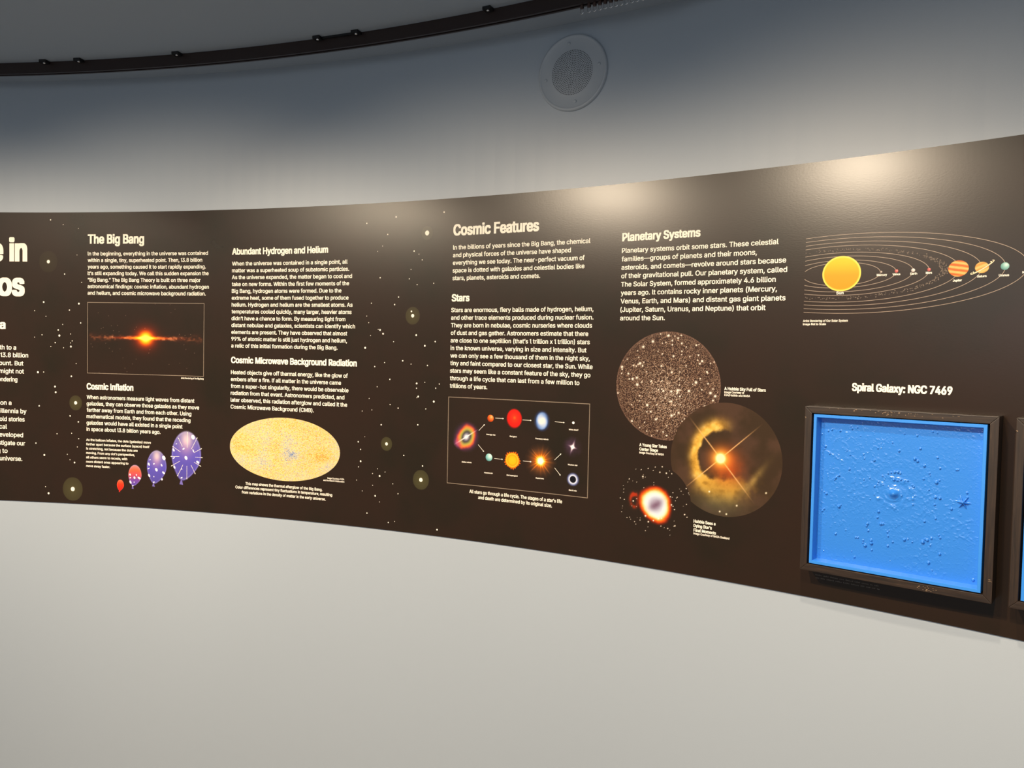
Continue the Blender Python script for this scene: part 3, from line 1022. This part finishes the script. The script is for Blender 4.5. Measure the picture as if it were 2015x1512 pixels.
# ---- solar system
SU, SV, CLIP = 3.7797, 0.2403, 3.683
ss = Flat(0.0047)
for a, b_, c_ in ((0.1001, 0.0308, 3.7772), (0.1382, 0.0371, 3.7776), (0.176, 0.0474, 3.7801), (0.2124, 0.0573, 3.7804), (0.2791, 0.0754, 3.782), (0.3218, 0.0852, 3.7874), (0.367, 0.0953, 3.792), (0.4037, 0.1057, 3.8018)):
    k = math.acos(max(-1, (CLIP - c_) / a))
    ss.line([(c_ + a * math.cos(t), SV + b_ * math.sin(t)) for t in np.linspace(-k, k, 120)], 0.00125)
ss = ss.build('solar_system_diagram', M['orbit'] if 'orbit' in M else M.setdefault('orbit', mat('orbit_ink', 'a08a76', 0.4)), mural)
bel = Flat(0.0047)
k = math.acos((CLIP - 3.7691) / 0.2578)
for _ in range(330):
    t = random.uniform(-k, k) if random.random() < .75 else random.uniform(-.6, .6)
    s = random.uniform(0.965, 1.035)
    u, v = 3.7691 + 0.2578 * s * math.cos(t), SV + 0.0651 * s * 1.0 * math.sin(t) + random.uniform(-.0025, .0025)
    q = random.uniform(0.0007, 0.0019)
    a0 = random.uniform(0, 6.28)
    bel.poly([(u + q * random.uniform(.6, 1.2) * math.cos(a0 + j * 1.2566), v + q * random.uniform(.6, 1.2) * math.sin(a0 + j * 1.2566)) for j in range(5)])
bel.build('asteroid_belt', M['rock'], ss)['kind'] = 'stuff'


def planet(name, x, y, r, fn, n=26, ry=None):
    u, v = at(1560 + x / 4.4286, 420 + y / 4.4286)
    s = 1 / pxm(u, v) / 4.4286
    return paint(name, ss, u, v, r * s, (ry or r) * s, fn, n=n, off=0.0050)


def sunfn(x, y):
    r = np.hypot(x, y)
    c = ramp(y * 0.5 + 0.5, [(0, 'ff9404'), (0.45, 'ff9c08'), (0.8, 'ffbe10'), (1, 'ffc818')])
    return mixc(c, hexc('ffe060') + 0 * c, sst(0.86, 0.95, r)), 1 - sst(0.97, 1.0, r)


def jup(x, y):
    b_ = (y + 0.22 * x) * 3.6 + 0.35 * fbm(x * 3, y * 8, 3, 8)
    c = ramp(0.5 + 0.5 * np.sin(b_ * 3.0), [(0, 'c85a18'), (0.5, 'e8943c'), (1, 'f4b868')])
    return c, 1 - sst(0.95, 1, np.hypot(x, y))


planet('sun', 428, 527, 163, sunfn, n=60, ry=155)
planet('mercury', 773, 512, 11, ball([(0, '5a4a40'), (1, 'd8c8b8')]), n=14)
planet('venus', 907, 504, 15, ball([(0, '9a3838'), (0.6, 'd86860'), (1, 'f0a090')]), n=16)
planet('earth', 1052, 498, 17, ball([(0, '9a8c84'), (0.6, 'd8ccc4'), (1, 'fff8f0')]), n=16)
planet('mars', 1190, 492, 15, ball([(0, '8a3030'), (0.6, 'c86058'), (1, 'e89088')]), n=16)
planet('jupiter', 1447, 482, 81, jup, n=50, ry=72)
sat = planet('saturn', 1652, 473, 55, lambda x, y: (ramp(0.5 + 0.5 * np.sin((y - 0.45 * x) * 7), [(0, 'c88c38'), (1, 'e8b868')]), 1 - sst(0.94, 1, np.hypot(x, y))), n=36, ry=50)
uS, vS = at(1560 + 1655 / 4.4286, 420 + 471 / 4.4286)
rg = Flat(0.0053)
e0, e1 = at(1560 + 1553 / 4.4286, 420 + 533 / 4.4286), at(1560 + 1757 / 4.4286, 420 + 411 / 4.4286)
ang, ra_ = math.atan2(e1[1] - e0[1], e1[0] - e0[0]), math.hypot(e1[1] - e0[1], e1[0] - e0[0]) / 2
for kf in (1.0, 0.80):
    pts = []
    for t in np.linspace(math.radians(152), math.radians(388), 60):
        x, y = ra_ * kf * math.cos(t), ra_ * 0.15 * kf * math.sin(t)
        pts.append((uS + x * math.cos(ang) - y * math.sin(ang), vS + x * math.sin(ang) + y * math.cos(ang)))
    rg.line(pts, 0.0016)
rg.build('ring', M.setdefault('ringink', mat('ring_ink', 'f0d8b0', 0.4)), sat)
planet('uranus', 1852, 462, 34, ball([(0, '4c8078'), (0.5, '88b8ac'), (1, 'd8ece4')]), n=26)
planet('neptune', 2075, 455, 32, ball([(0, '304878'), (0.5, '5878b8'), (1, 'b8c8e8')]), n=20)
for s, x0, x1, y0, c in (('Sun', 382, 446, 708, 26), ('Mercury', 735, 824, 549, 19), ('Venus', 873, 940, 543, 19), ('Earth', 1027, 1087, 537, 19), ('Mars', 1162, 1217, 530, 19), ('Jupiter', 1397, 1477, 597, 20), ('Saturn', 1608, 1691, 561, 20), ('Uranus', 1798, 1888, 552, 20), ('Neptune', 2003, 2112, 525, 20)):
    u0_, v0_ = at(1560 + x0 / 4.4286, 420 + y0 / 4.4286)
    text('caption', ss, [(s, u0_, at(1560 + x1 / 4.4286, 420 + y0 / 4.4286)[0], v0_)], 0.026, c / 4.4286 / pxm(u0_, v0_), off=0.0056)

# ---- caption below the framed relief, only word shapes: the frame's shade is put into its dim ink
ws = Flat(0.0050)
for (x0, y0), (x1, y1) in (((1605.5, 1131.5), (1731, 1154.5)), ((1606, 1137.5), (1731.5, 1160.5))):
    t = 0.0
    while t < 0.96:
        w_ = random.uniform(0.05, 0.13)
        e = min(t + w_, 1)
        p, q = at(x0 + (x1 - x0) * t, y0 + (y1 - y0) * t), at(x0 + (x1 - x0) * e, y0 + (y1 - y0) * e)
        n_ = max(3, int(w_ * 75))
        for j in range(n_):
            a = p[0] + (q[0] - p[0]) * j / n_
            hgt = random.choice((0.0018, 0.0022, 0.0022, 0.0031))
            ws.poly([(a, p[1]), (a + 0.0011, p[1]), (a + 0.0011, p[1] + hgt), (a, p[1] + hgt)])
        t = e + 0.02
ws.build('caption', M.setdefault('faint', mat('shaded_ink', '6a6058', 0.4)), mural)

# ================================================================== WALL SPEAKER
M['grille'] = mat('speaker_paint', 'abb2ba', 0.42)
M['dark'] = mat('dark_hole', '121316', 0.8)
SPU, SPV, SPR = 2.936, 0.9215, 0.1225
spk = empty('wall_speaker', wp(SPU, SPV, 0.0))
tag(spk, 'round painted loudspeaker grille set high on the grey curved wall', 'speaker')
th = SPU / R
T, N, UP = Vector((math.cos(th), -math.sin(th), 0)), Vector((-math.sin(th), -math.cos(th), 0)), Vector((0, 0, 1))
SB = wp(SPU, SPV, 0.001)


def lathe(prof, n=64, c=(0, 0), close=True):
    """profile of (radius, height off the wall) turned about the wall normal at (c)"""
    vs, fs = [], []
    for r_, h_ in prof:
        for k in range(n):
            a = 2 * math.pi * k / n
            vs.append(SB + T * (c[0] + r_ * math.cos(a)) + UP * (c[1] + r_ * math.sin(a)) + N * h_)
    for i in range(len(prof) - 1):
        for k in range(n):
            j = (k + 1) % n
            fs.append((i * n + k, i * n + j, (i + 1) * n + j, (i + 1) * n + k))
    fs.append([(len(prof) - 1) * n + k for k in range(n)])
    return vs, fs


vs, fs = lathe([(SPR, 0.0), (SPR, 0.003), (SPR * 0.985, 0.0085), (SPR * 0.955, 0.0105), (SPR * 0.925, 0.0085), (SPR * 0.90, 0.0070), (SPR * 0.6, 0.0074), (SPR * 0.3, 0.0076), (0.001, 0.0076)])
link_mesh('baffle_plate', vs, fs, M['grille'], spk, smooth=True)
hv, hf = [], []
for k in range(1, 14):
    r_ = k * 0.0715 / 13.2
    n = max(6, int(2 * math.pi * r_ / 0.0058))
    for j in range(n):
        a = 2 * math.pi * j / n + k * 0.35
        i0 = len(hv)
        for q in range(8):
            b_ = 2 * math.pi * q / 8
            hv.append(SB + T * (r_ * math.cos(a) + 0.00155 * math.cos(b_)) + UP * (r_ * math.sin(a) + 0.00155 * math.sin(b_)) + N * 0.00785)
        hf.append([i0 + q for q in range(8)])
pf = link_mesh('perforations', hv, hf, M['dark'], spk)
for a in (8, 98, 188, 278):
    c = (SPR * 0.775 * math.cos(math.radians(a)), SPR * 0.775 * math.sin(math.radians(a)))
    vs, fs = lathe([(0.0052, 0.0070), (0.0052, 0.0085), (0.0042, 0.0100), (0.0020, 0.0104), (0.0001, 0.0100)], 20, c)
    link_mesh('screw', vs, fs, M['grille'], spk, smooth=True)

# ================================================================== CURVED CURTAIN TRACK
M['track'] = mat('bronze_track', '2a1d1a', 0.38, 0.0)
M['clip'] = mat('black_clip', '121214', 0.4)
M['chrome'] = mat('bright_metal', 'd8d8da', 0.22, 1.0)
M['carrier'] = mat('brown_carrier', '46332c', 0.5)
TO0, TO1, TV0 = 0.180, 0.205, 1.041
track = empty('curtain_track', wp(2.0, TV0, 0.19))
tag(track, 'dark bronze curved curtain track fixed under the ceiling along the wall', 'curtain track')
vs, fs = arc_solid(-2.6, 6.0, TV0 + 0.006, VC - 0.0005, TO0, TO1, 160)
link_mesh('rail', vs, fs, M['track'], track)
for a, b_ in ((TO0, TO0 + 0.008), (TO1 - 0.008, TO1 + 0.001)):
    vs, fs = arc_solid(-2.6, 6.0, TV0, TV0 + 0.006, a, b_, 160)
    link_mesh('rail_lip', vs, fs, M['track'], track)


def box_at(u, v0, v1, o0, o1, w):
    return arc_solid(u - w / 2, u + w / 2, v0, v1, o0, o1, 1)


CLU = []
for x, y in ((111, 131), (176, 127), (367, 114), (643, 84), (718, 73), (972, 24)):
    # sight line of the clip, taken to the ceiling just in front of the rail
    uu, vv = at(x, y)
    p = wp(uu, vv) - Vector((0, 0, EYE))
    q = p * (VC / p.z)
    u = R * math.atan2(q.x - CX, q.y - CY)
    CLU.append(u)
    vs, fs = box_at(u, VC - 0.010, VC - 0.0005, TO1, TO1 + 0.026, 0.028)
    c = link_mesh('mounting_clip', vs, fs, M['clip'], track)
    ctr = wp(u, VC - 0.010, TO1 + 0.013)
    vs, fs = [], []
    for h_, r_ in ((0, 0.0055), (-0.002, 0.005), (-0.0032, 0.0025)):
        for k in range(12):
            vs.append(ctr + Vector((r_ * math.cos(k * math.pi / 6), r_ * math.sin(k * math.pi / 6), h_)))
    for i in range(2):
        for k in range(12):
            fs.append((i * 12 + k, i * 12 + (k + 1) % 12, (i + 1) * 12 + (k + 1) % 12, (i + 1) * 12 + k))
    fs.append([24 + k for k in range(12)])
    link_mesh('screw', vs, fs, M['chrome'], c, smooth=True)
vs, fs = arc_solid(CLU[3], CLU[4], VC - 0.007, VC - 0.0005, TO1, TO1 + 0.010, 8)
link_mesh('joint_sleeve', vs, fs, M['clip'], track)

# ---- curtain hooks bunched on the track
TM = (TO0 + TO1) / 2


def tube(pts, r, n=8):
    vs, fs = [], []
    for i, p in enumerate(pts):
        a, b_ = pts[max(0, i - 1)], pts[min(len(pts) - 1, i + 1)]
        t = (b_ - a).normalized()
        x = t.cross(N0).normalized()
        y = t.cross(x).normalized()
        for k in range(n):
            q = 2 * math.pi * k / n
            vs.append(p + x * r * math.cos(q) + y * r * math.sin(q))
    for i in range(len(pts) - 1):
        for k in range(n):
            j = (k + 1) % n
            fs.append((i * n + k, i * n + j, (i + 1) * n + j, (i + 1) * n + k))
    fs += [list(range(n))[::-1], [(len(pts) - 1) * n + k for k in range(n)]]
    return vs, fs


def hook_frame(u):
    t = u / R
    return Vector((math.cos(t), -math.sin(t), 0)), Vector((-math.sin(t), -math.cos(t), 0))


HX = [1145, 1159, 1170, 1180.5, 1191, 1202, 1212.5, 1222.5, 1232.5, 1243.5, 1254, 1265, 1275, 1285, 1295, 1305]
hooks = []
for i, x in enumerate(HX):
    y = 31 - (x - 1145) * 0.232
    uu, vv = at(x, y)
    p = wp(uu, vv) - Vector((0, 0, EYE))
    # meet the cylinder of the track (TM in front of the wall)
    a, b_ = p.x ** 2 + p.y ** 2, -(p.x * CX + p.y * CY)
    t = (-b_ + math.sqrt(b_ * b_ - a * (CX * CX + CY * CY - (R - TM) ** 2))) / a
    q = p * t
    u = R * math.atan2(q.x - CX, q.y - CY)
    loc = wp(u, TV0, TM)
    if i == 0:
        T0, N0 = hook_frame(u)
        u_first = u
        h = empty('curtain_hook', loc)
        Bz = Vector(loc)
        vs = []
        fs = []
        for (x0, x1, y0, y1, z0, z1) in ((-0.0035, 0.0035, -0.0042, 0.0042, -0.010, 0.0),):
            vs = [Bz + T0 * a_ + N0 * b2 + UP * c_ for a_ in (x0, x1) for b2 in (y0, y1) for c_ in (z0, z1)]
            fs = [(0, 1, 3, 2), (4, 6, 7, 5), (0, 4, 5, 1), (2, 3, 7, 6), (0, 2, 6, 4), (1, 5, 7, 3)]
        link_mesh('carrier', vs, fs, M['carrier'], h)
        pts = [Bz + T0 * 0.0052 * sgn + UP * z for sgn, z in ((-1, -0.006), (-1, -0.012), (-1, -0.018))]
        pts += [Bz + T0 * 0.0052 * math.cos(q_) + UP * (-0.019 + 0.0060 * math.sin(q_)) for q_ in np.linspace(math.pi, 2 * math.pi, 12)]
        pts += [Bz + T0 * 0.0052 + UP * z for z in (-0.018, -0.012, -0.006)]
        vs, fs = tube(pts, 0.0011)
        link_mesh('wire_loop', vs, fs, M['chrome'], h, smooth=True)
        hooks.append(h)
    else:
        src = hooks[0]
        h = src.copy()
        COL.objects.link(h)
        h.location = loc
        h.rotation_euler = (0, 0, -(u - u_first) / R)
        for ch in list(src.children):
            c = ch.copy()
            COL.objects.link(c)
            c.parent = h
        hooks.append(h)
for i, h in enumerate(hooks):
    tag(h, 'small wire curtain hook in the row bunched on the bronze track above the speaker', 'curtain hook', 'curtain hooks bunched on the track')
hooks[0]['label'] = 'leftmost wire curtain hook on the track, a little apart from the bunched row'

# ================================================================== FRAMED TACTILE PANELS
m = M['wood'] = mat('dark_wood', '3a2b20', 0.42)
tc = node(m, 'ShaderNodeTexCoord')
mp = node(m, 'ShaderNodeMapping')
mp.inputs['Scale'].default_value = (9, 140, 140)
link(m, tc, 'UV', mp, 'Vector')
nz = node(m, 'ShaderNodeTexNoise', Scale=1.0, Detail=5.0, Roughness=0.65)
link(m, mp, 'Vector', nz, 'Vector')
rp = node(m, 'ShaderNodeValToRGB')
e = rp.color_ramp.elements
e[0].position, e[0].color = 0.3, (*lin('1c130d'), 1)
e[1].position, e[1].color = 0.62, (*lin('33251a'), 1)
k = e.new(0.8)
k.color = (*lin('5a4230'), 1)
link(m, nz, 'Fac', rp, 'Fac')
link(m, rp, 'Color', m.node_tree.nodes['Principled BSDF'], 'Base Color')
bp = node(m, 'ShaderNodeBump', Strength=0.25, Distance=0.001)
link(m, nz, 'Fac', bp, 'Height')
link(m, bp, 'Normal', m.node_tree.nodes['Principled BSDF'], 'Normal')
M['blue'] = mat('blue_plastic', '3688e4', 0.36, spec=0.5)
M['blue_relief'] = mat('blue_relief_plastic', '2c7edc', 0.26, spec=1.0)
bump(M['blue_relief'], 300, 0.12, 0.001)
M['gap'] = mat('black_backing', '08080c', 0.7)
M['chip'] = mat('bare_wood', 'a58768', 0.6)

PU, PZ, PD, PW, PH = 3.9424, -0.3384, 0.070, 0.4510, 0.4439      # centre on the wall, front distance, size


class Panel:
    def __init__(s, uc, vc):
        t = uc / R
        s.T, s.N = Vector((math.cos(t), -math.sin(t), 0)), Vector((-math.sin(t), -math.cos(t), 0))
        s.O = wp(uc, vc, 0.0)

    def p(s, x, z, d):
        return s.O + s.T * x + UP * z + s.N * d


P1 = Panel(PU, PZ)
pan = empty('tactile_panel', P1.p(0, -PH / 2, 0))
tag(pan, 'square blue tactile relief in a worn dark wooden frame, under the Spiral Galaxy heading', 'relief panel', 'framed blue tactile reliefs')
BACK, WB = 0.0125, 0.0187                                         # back of the frame clears the curved wall's mural


def prism(name, pr, m_, parent, uvdir=None, bevel=0.0015):
    """pr: 8 corners (back 4 then front 4, counter-clockwise seen from the room)"""
    o = link_mesh(name, pr, [(3, 2, 1, 0), (4, 5, 6, 7), (0, 1, 5, 4), (1, 2, 6, 5), (2, 3, 7, 6), (3, 0, 4, 7)], m_, parent)
    bm = bmesh.new()
    bm.from_mesh(o.data)
    bmesh.ops.recalc_face_normals(bm, faces=bm.faces)
    if bevel:
        bmesh.ops.bevel(bm, geom=bm.edges[:], offset=bevel, segments=2, profile=0.7, affect='EDGES')
    if uvdir is not None:
        l = bm.loops.layers.uv.new('UVMap')
        alt = UP if abs(uvdir.z) < 0.5 else P1.T
        for f in bm.faces:
            for lp in f.loops:
                c = lp.vert.co
                lp[l].uv = (c.dot(uvdir), c.dot(alt) + 0.7 * c.dot(P1.N))
    bm.to_mesh(o.data)
    bm.free()
    return o


hw, hh = PW / 2, PH / 2
for x0, x1, dirn in ((-1, 1, 'top'), (-1, 1, 'bottom'), (-1, -1, 'left'), (1, 1, 'right')):
    def q(d):
        if dirn == 'top':
            c = [(-hw + WB, hh - WB), (hw - WB, hh - WB), (hw, hh), (-hw, hh)]
        elif dirn == 'bottom':
            c = [(-hw, -hh), (hw, -hh), (hw - WB, -hh + WB), (-hw + WB, -hh + WB)]
        elif dirn == 'left':
            c = [(-hw, -hh), (-hw + WB, -hh + WB), (-hw + WB, hh - WB), (-hw, hh)]
        else:
            c = [(hw - WB, -hh + WB), (hw, -hh), (hw, hh), (hw - WB, hh - WB)]
        return [P1.p(a, b_, d) for a, b_ in c]
    rail_ = prism('frame_rail', q(BACK if dirn in ('top', 'bottom') else 0.0085) + q(PD), M['wood'], pan, P1.T if dirn in ('top', 'bottom') else UP)
    # worn spots with bare wood
    if dirn == 'top':
        cl = [(x, hh - random.uniform(0.003, 0.012)) for x in np.random.default_rng(3).normal(-0.01, 0.035, 26)] + [(random.uniform(-.2, .15), hh - random.uniform(.002, .006)) for _ in range(14)]
    elif dirn == 'bottom':
        cl = [(x, -hh + random.uniform(0.003, 0.015)) for x in np.random.default_rng(4).normal(0.085, 0.010, 18)]
    elif dirn == 'right':
        cl = [(hw - random.uniform(.002, .009), -hh + 0.055 + random.uniform(-.003, .003)) for _ in range(6)]
    else:
        cl = [(-hw + 0.002, hh - 0.03), (-hw + 0.003, hh - 0.032)]
    cv, cf = [], []
    for a, b_ in cl:
        i0 = len(cv)
        ln_, wd_ = random.uniform(0.0006, 0.0035), random.uniform(0.0003, 0.0008)
        for k in range(7):
            an = 2 * math.pi * k / 7
            cv.append(P1.p(a + ln_ * math.cos(an) * random.uniform(.6, 1), b_ + wd_ * math.sin(an) * random.uniform(.6, 1), PD + 0.00025))
        cf.append([i0 + k for k in range(7)])
    link_mesh('worn_spots', cv, cf, M['chip'], rail_)
# bright screw and bracket at the left edge
for z in (hh - 0.035,):
    vs = []
    for h_, r_ in ((0, 0.0042), (0.0022, 0.003), (0.003, 0.0008)):
        for k in range(12):
            a = k * math.pi / 6
            vs.append(P1.p(-hw - h_, z + r_ * math.sin(a), 0.058 + r_ * math.cos(a)))
    fs = [(i * 12 + k, i * 12 + (k + 1) % 12, (i + 1) * 12 + (k + 1) % 12, (i + 1) * 12 + k) for i in range(2) for k in range(12)] + [[24 + k for k in range(12)]]
    link_mesh('screw', vs, fs, M['chrome'], pan, smooth=True)
link_mesh('backing_board', *(lambda v_: (v_, [(0, 1, 2, 3), (4, 7, 6, 5), (0, 4, 5, 1), (1, 5, 6, 2), (2, 6, 7, 3), (3, 7, 4, 0)]))(
    [P1.p(a * (hw - WB), b_ * (hh - WB), d) for d in (0.020, 0.016) for a, b_ in ((-1, -1), (1, -1), (1, 1), (-1, 1))]), M['gap'], pan)
# tray: outer wall, flat rim, sloping inner wall
tw, thh, RIM, TF, TFl = 0.4040 / 2, 0.4022 / 2, 0.0082, 0.0690, 0.0430
rings = [(tw, thh, 0.0205), (tw, thh, TF - 0.0012), (tw - 0.0008, thh - 0.0008, TF), (tw - RIM + 0.0008, thh - RIM + 0.0008, TF), (tw - RIM, thh - RIM, TF - 0.001), (tw - RIM - 0.003, thh - RIM - 0.003, TFl)]
vs, fs = [], []
for a, b_, d in rings:
    vs += [P1.p(sx * a, sz * b_, d) for sx, sz in ((-1, -1), (1, -1), (1, 1), (-1, 1))]
for i in range(len(rings) - 1):
    for k in range(4):
        j = (k + 1) % 4
        fs.append((4 * i + k, 4 * i + j, 4 * i + 4 + j, 4 * i + 4 + k))
tray = link_mesh('tray', vs, fs, M['blue'], pan)
# relief surface
RX, RZ = tw - RIM - 0.003, thh - RIM - 0.003
NG = 480
gx, gz = np.meshgrid(np.linspace(-RX, RX, NG), np.linspace(-RZ, RZ, NG))


def px_local(x, y, d):
    """sight line of a photo pixel met with the panel plane at distance d: local (x, z)"""
    uu, vv = at(x, y)
    pp = wp(uu, vv) - Vector((0, 0, EYE))
    o_ = P1.p(0, 0, d) - Vector((0, 0, EYE))
    t = o_.dot(P1.N) / pp.dot(P1.N)
    w_ = pp * t - o_
    return w_.dot(P1.T), w_.z


hgt = 0.0010 * (fbm(gx * 160, gz * 160, 3, 51) - 0.5) * 2 * sst(0.25, 0.7, fbm(gx * 14 + 3, gz * 14, 2, 52)) + 0.0005 * (fbm(gx * 330, gz * 330, 2, 53) - 0.5)
c0 = px_local(1560 + 885 / 4.4286, 740 + 1025 / 4.4286, TFl)
dx, dz = gx - c0[0], gz - c0[1]
rr = np.hypot(dx, dz / 0.9)
th_ = np.arctan2(dz, dx)
hgt += 0.0120 * np.exp(-(rr / 0.0095) ** 2) + 0.0020 * np.exp(-(rr / 0.026) ** 2)
swirl = np.sin(2 * th_ + 17 * np.log(rr + 0.012)) * np.exp(-(rr / 0.055) ** 2) * sst(0.008, 0.02, rr)
hgt += 0.0012 * swirl * fbm(gx * 90, gz * 90, 2, 58) ** 2 + 0.0030 * np.exp(-((rr - 0.042) / 0.010) ** 2) * (fbm(gx * 120, gz * 120, 2, 55)) ** 3 + 0.0008 * np.exp(-((rr - .09) / .02) ** 2) * (fbm(gx * 170, gz * 170, 3, 56) - .3)
for x0, y0, x1, y1 in ((270, 640, 520, 800), (1400, 1370, 1600, 1480), (420, 665, 470, 690), (1360, 1330, 1590, 1250)):
    a, b_ = px_local(1560 + x0 / 4.4286, 740 + y0 / 4.4286, TFl), px_local(1560 + x1 / 4.4286, 740 + y1 / 4.4286, TFl)
    L = math.hypot(b_[0] - a[0], b_[1] - a[1])
    tx, tz = (b_[0] - a[0]) / L, (b_[1] - a[1]) / L
    al_, ac = (gx - a[0]) * tx + (gz - a[1]) * tz, -(gx - a[0]) * tz + (gz - a[1]) * tx
    hgt += 0.00045 * np.exp(-(ac / 0.0024) ** 2) * sst(0, 0.01, al_) * (1 - sst(L - .01, L, al_))
UPB = '250,510,8 308,480,9 340,470,10 412,480,10 515,463,9 505,445,7 562,452,7 588,525,6 488,545,4 282,615,11 276,636,7 320,678,9 868,583,7 768,590,5 740,632,8 768,632,5 925,655,11 1110,635,11 470,652,6 498,690,8 615,686,7 622,722,7 708,736,12 1062,725,14 1085,745,12 1145,785,13 1260,715,9 1282,808,9 1425,820,9 1440,820,8 490,815,11 400,870,11 372,890,12 362,905,8 830,850,9 855,845,9 885,840,12 915,838,14 935,850,10 780,875,8 880,905,14 910,912,12 940,905,12 975,915,9 1000,915,9 795,905,6 745,925,7 735,945,8 710,965,9 785,950,8 830,965,7 1040,955,9 1052,968,9 880,985,10 905,985,8 617,905,7 668,893,7 1188,850,9 1195,870,6 1138,900,9 1250,930,15 1275,912,9 1185,995,7 250,1000,6 290,1028,12 270,1015,7 1240,1060,12 1280,1068,12 945,1045,9 990,1072,4 672,1077,6 1045,1123,8 400,1140,15 415,1128,9 270,1160,10 255,1178,9 745,1185,12 735,1235,10 1235,1125,9 1380,1162,11 1518,1022,9 1520,1062,10 1217,490,8 1258,500,7 972,508,7 1083,522,9 610,1245,4 370,1378,11 458,1345,7 648,1290,13 640,1310,10 655,1352,9 765,1290,14 785,1292,11 835,1350,6 822,1365,8 828,1398,9 1145,1270,10 1242,1246,9 545,1410,9 565,1412,9 610,1435,9 608,1455,8 628,1480,15 680,1435,12 682,1460,15 868,1450,9 825,1485,10 970,1430,13 1000,1425,7 1038,1450,8 1130,1450,16 1150,1425,10 1170,1433,13 1205,1418,10 1270,1392,8 1282,1415,9 1195,1478,8'
LOB = '685,368,9 1278,403,12 1180,480,13 1212,547,6 265,377,6 535,430,10 1570,630,12 845,465,4 510,380,6'
for oy, s in ((740, UPB), (1000, LOB)):
    for q in s.split():
        x, y, r = map(float, q.split(','))
        a, b_ = px_local(1560 + x / 4.4286, oy + y / 4.4286, TFl + 0.003)
        r = r / 4.4286 / 800 * 0.92
        d2 = ((gx - a) ** 2 + (gz - b_) ** 2) / (r * r)
        hgt = np.maximum(hgt, 1.45 * r * np.sqrt(np.clip(1.15 - d2, 0, 1)))
sx_, sz_ = px_local(1560 + 1485 / 4.4286, 740 + 1105 / 4.4286, TFl + 0.003)
dx, dz = gx - sx_, gz - sz_
rr, th_ = np.hypot(dx, dz), np.arctan2(dz, dx)
hgt = np.maximum(hgt, 0.011 * np.clip(1 - rr / (0.005 + 0.013 * np.abs(np.cos(3 * th_ + 0.2)) ** 5), 0, 1))
edge = np.minimum(sst(RX, RX - 0.004, np.abs(gx)), sst(RZ, RZ - 0.004, np.abs(gz)))
hgt = hgt * edge
vs = [P1.p(float(a), float(b_), TFl + float(h_)) for a, b_, h_ in zip(gx.ravel(), gz.ravel(), hgt.ravel())]
fs = [(j * NG + i, j * NG + i + 1, (j + 1) * NG + i + 1, (j + 1) * NG + i) for j in range(NG - 1) for i in range(NG - 1)]
link_mesh('relief_surface', vs, fs, M['blue_relief'], tray, smooth=True)

# second panel at the right edge of the photograph
PU2 = PU + 0.4905
p2 = pan.copy()
COL.objects.link(p2)
P2 = Panel(PU2, PZ)
p2.location = P2.p(0, -PH / 2, 0)
p2.rotation_euler = (0, 0, -(PU2 - PU) / R)


def copy_tree(src, dst):
    for ch in list(src.children):
        c = ch.copy()
        COL.objects.link(c)
        c.parent = dst
        copy_tree(ch, c)


copy_tree(pan, p2)
tag(p2, 'blue tactile relief in a dark wooden frame at the far right edge', 'relief panel', 'framed blue tactile reliefs')
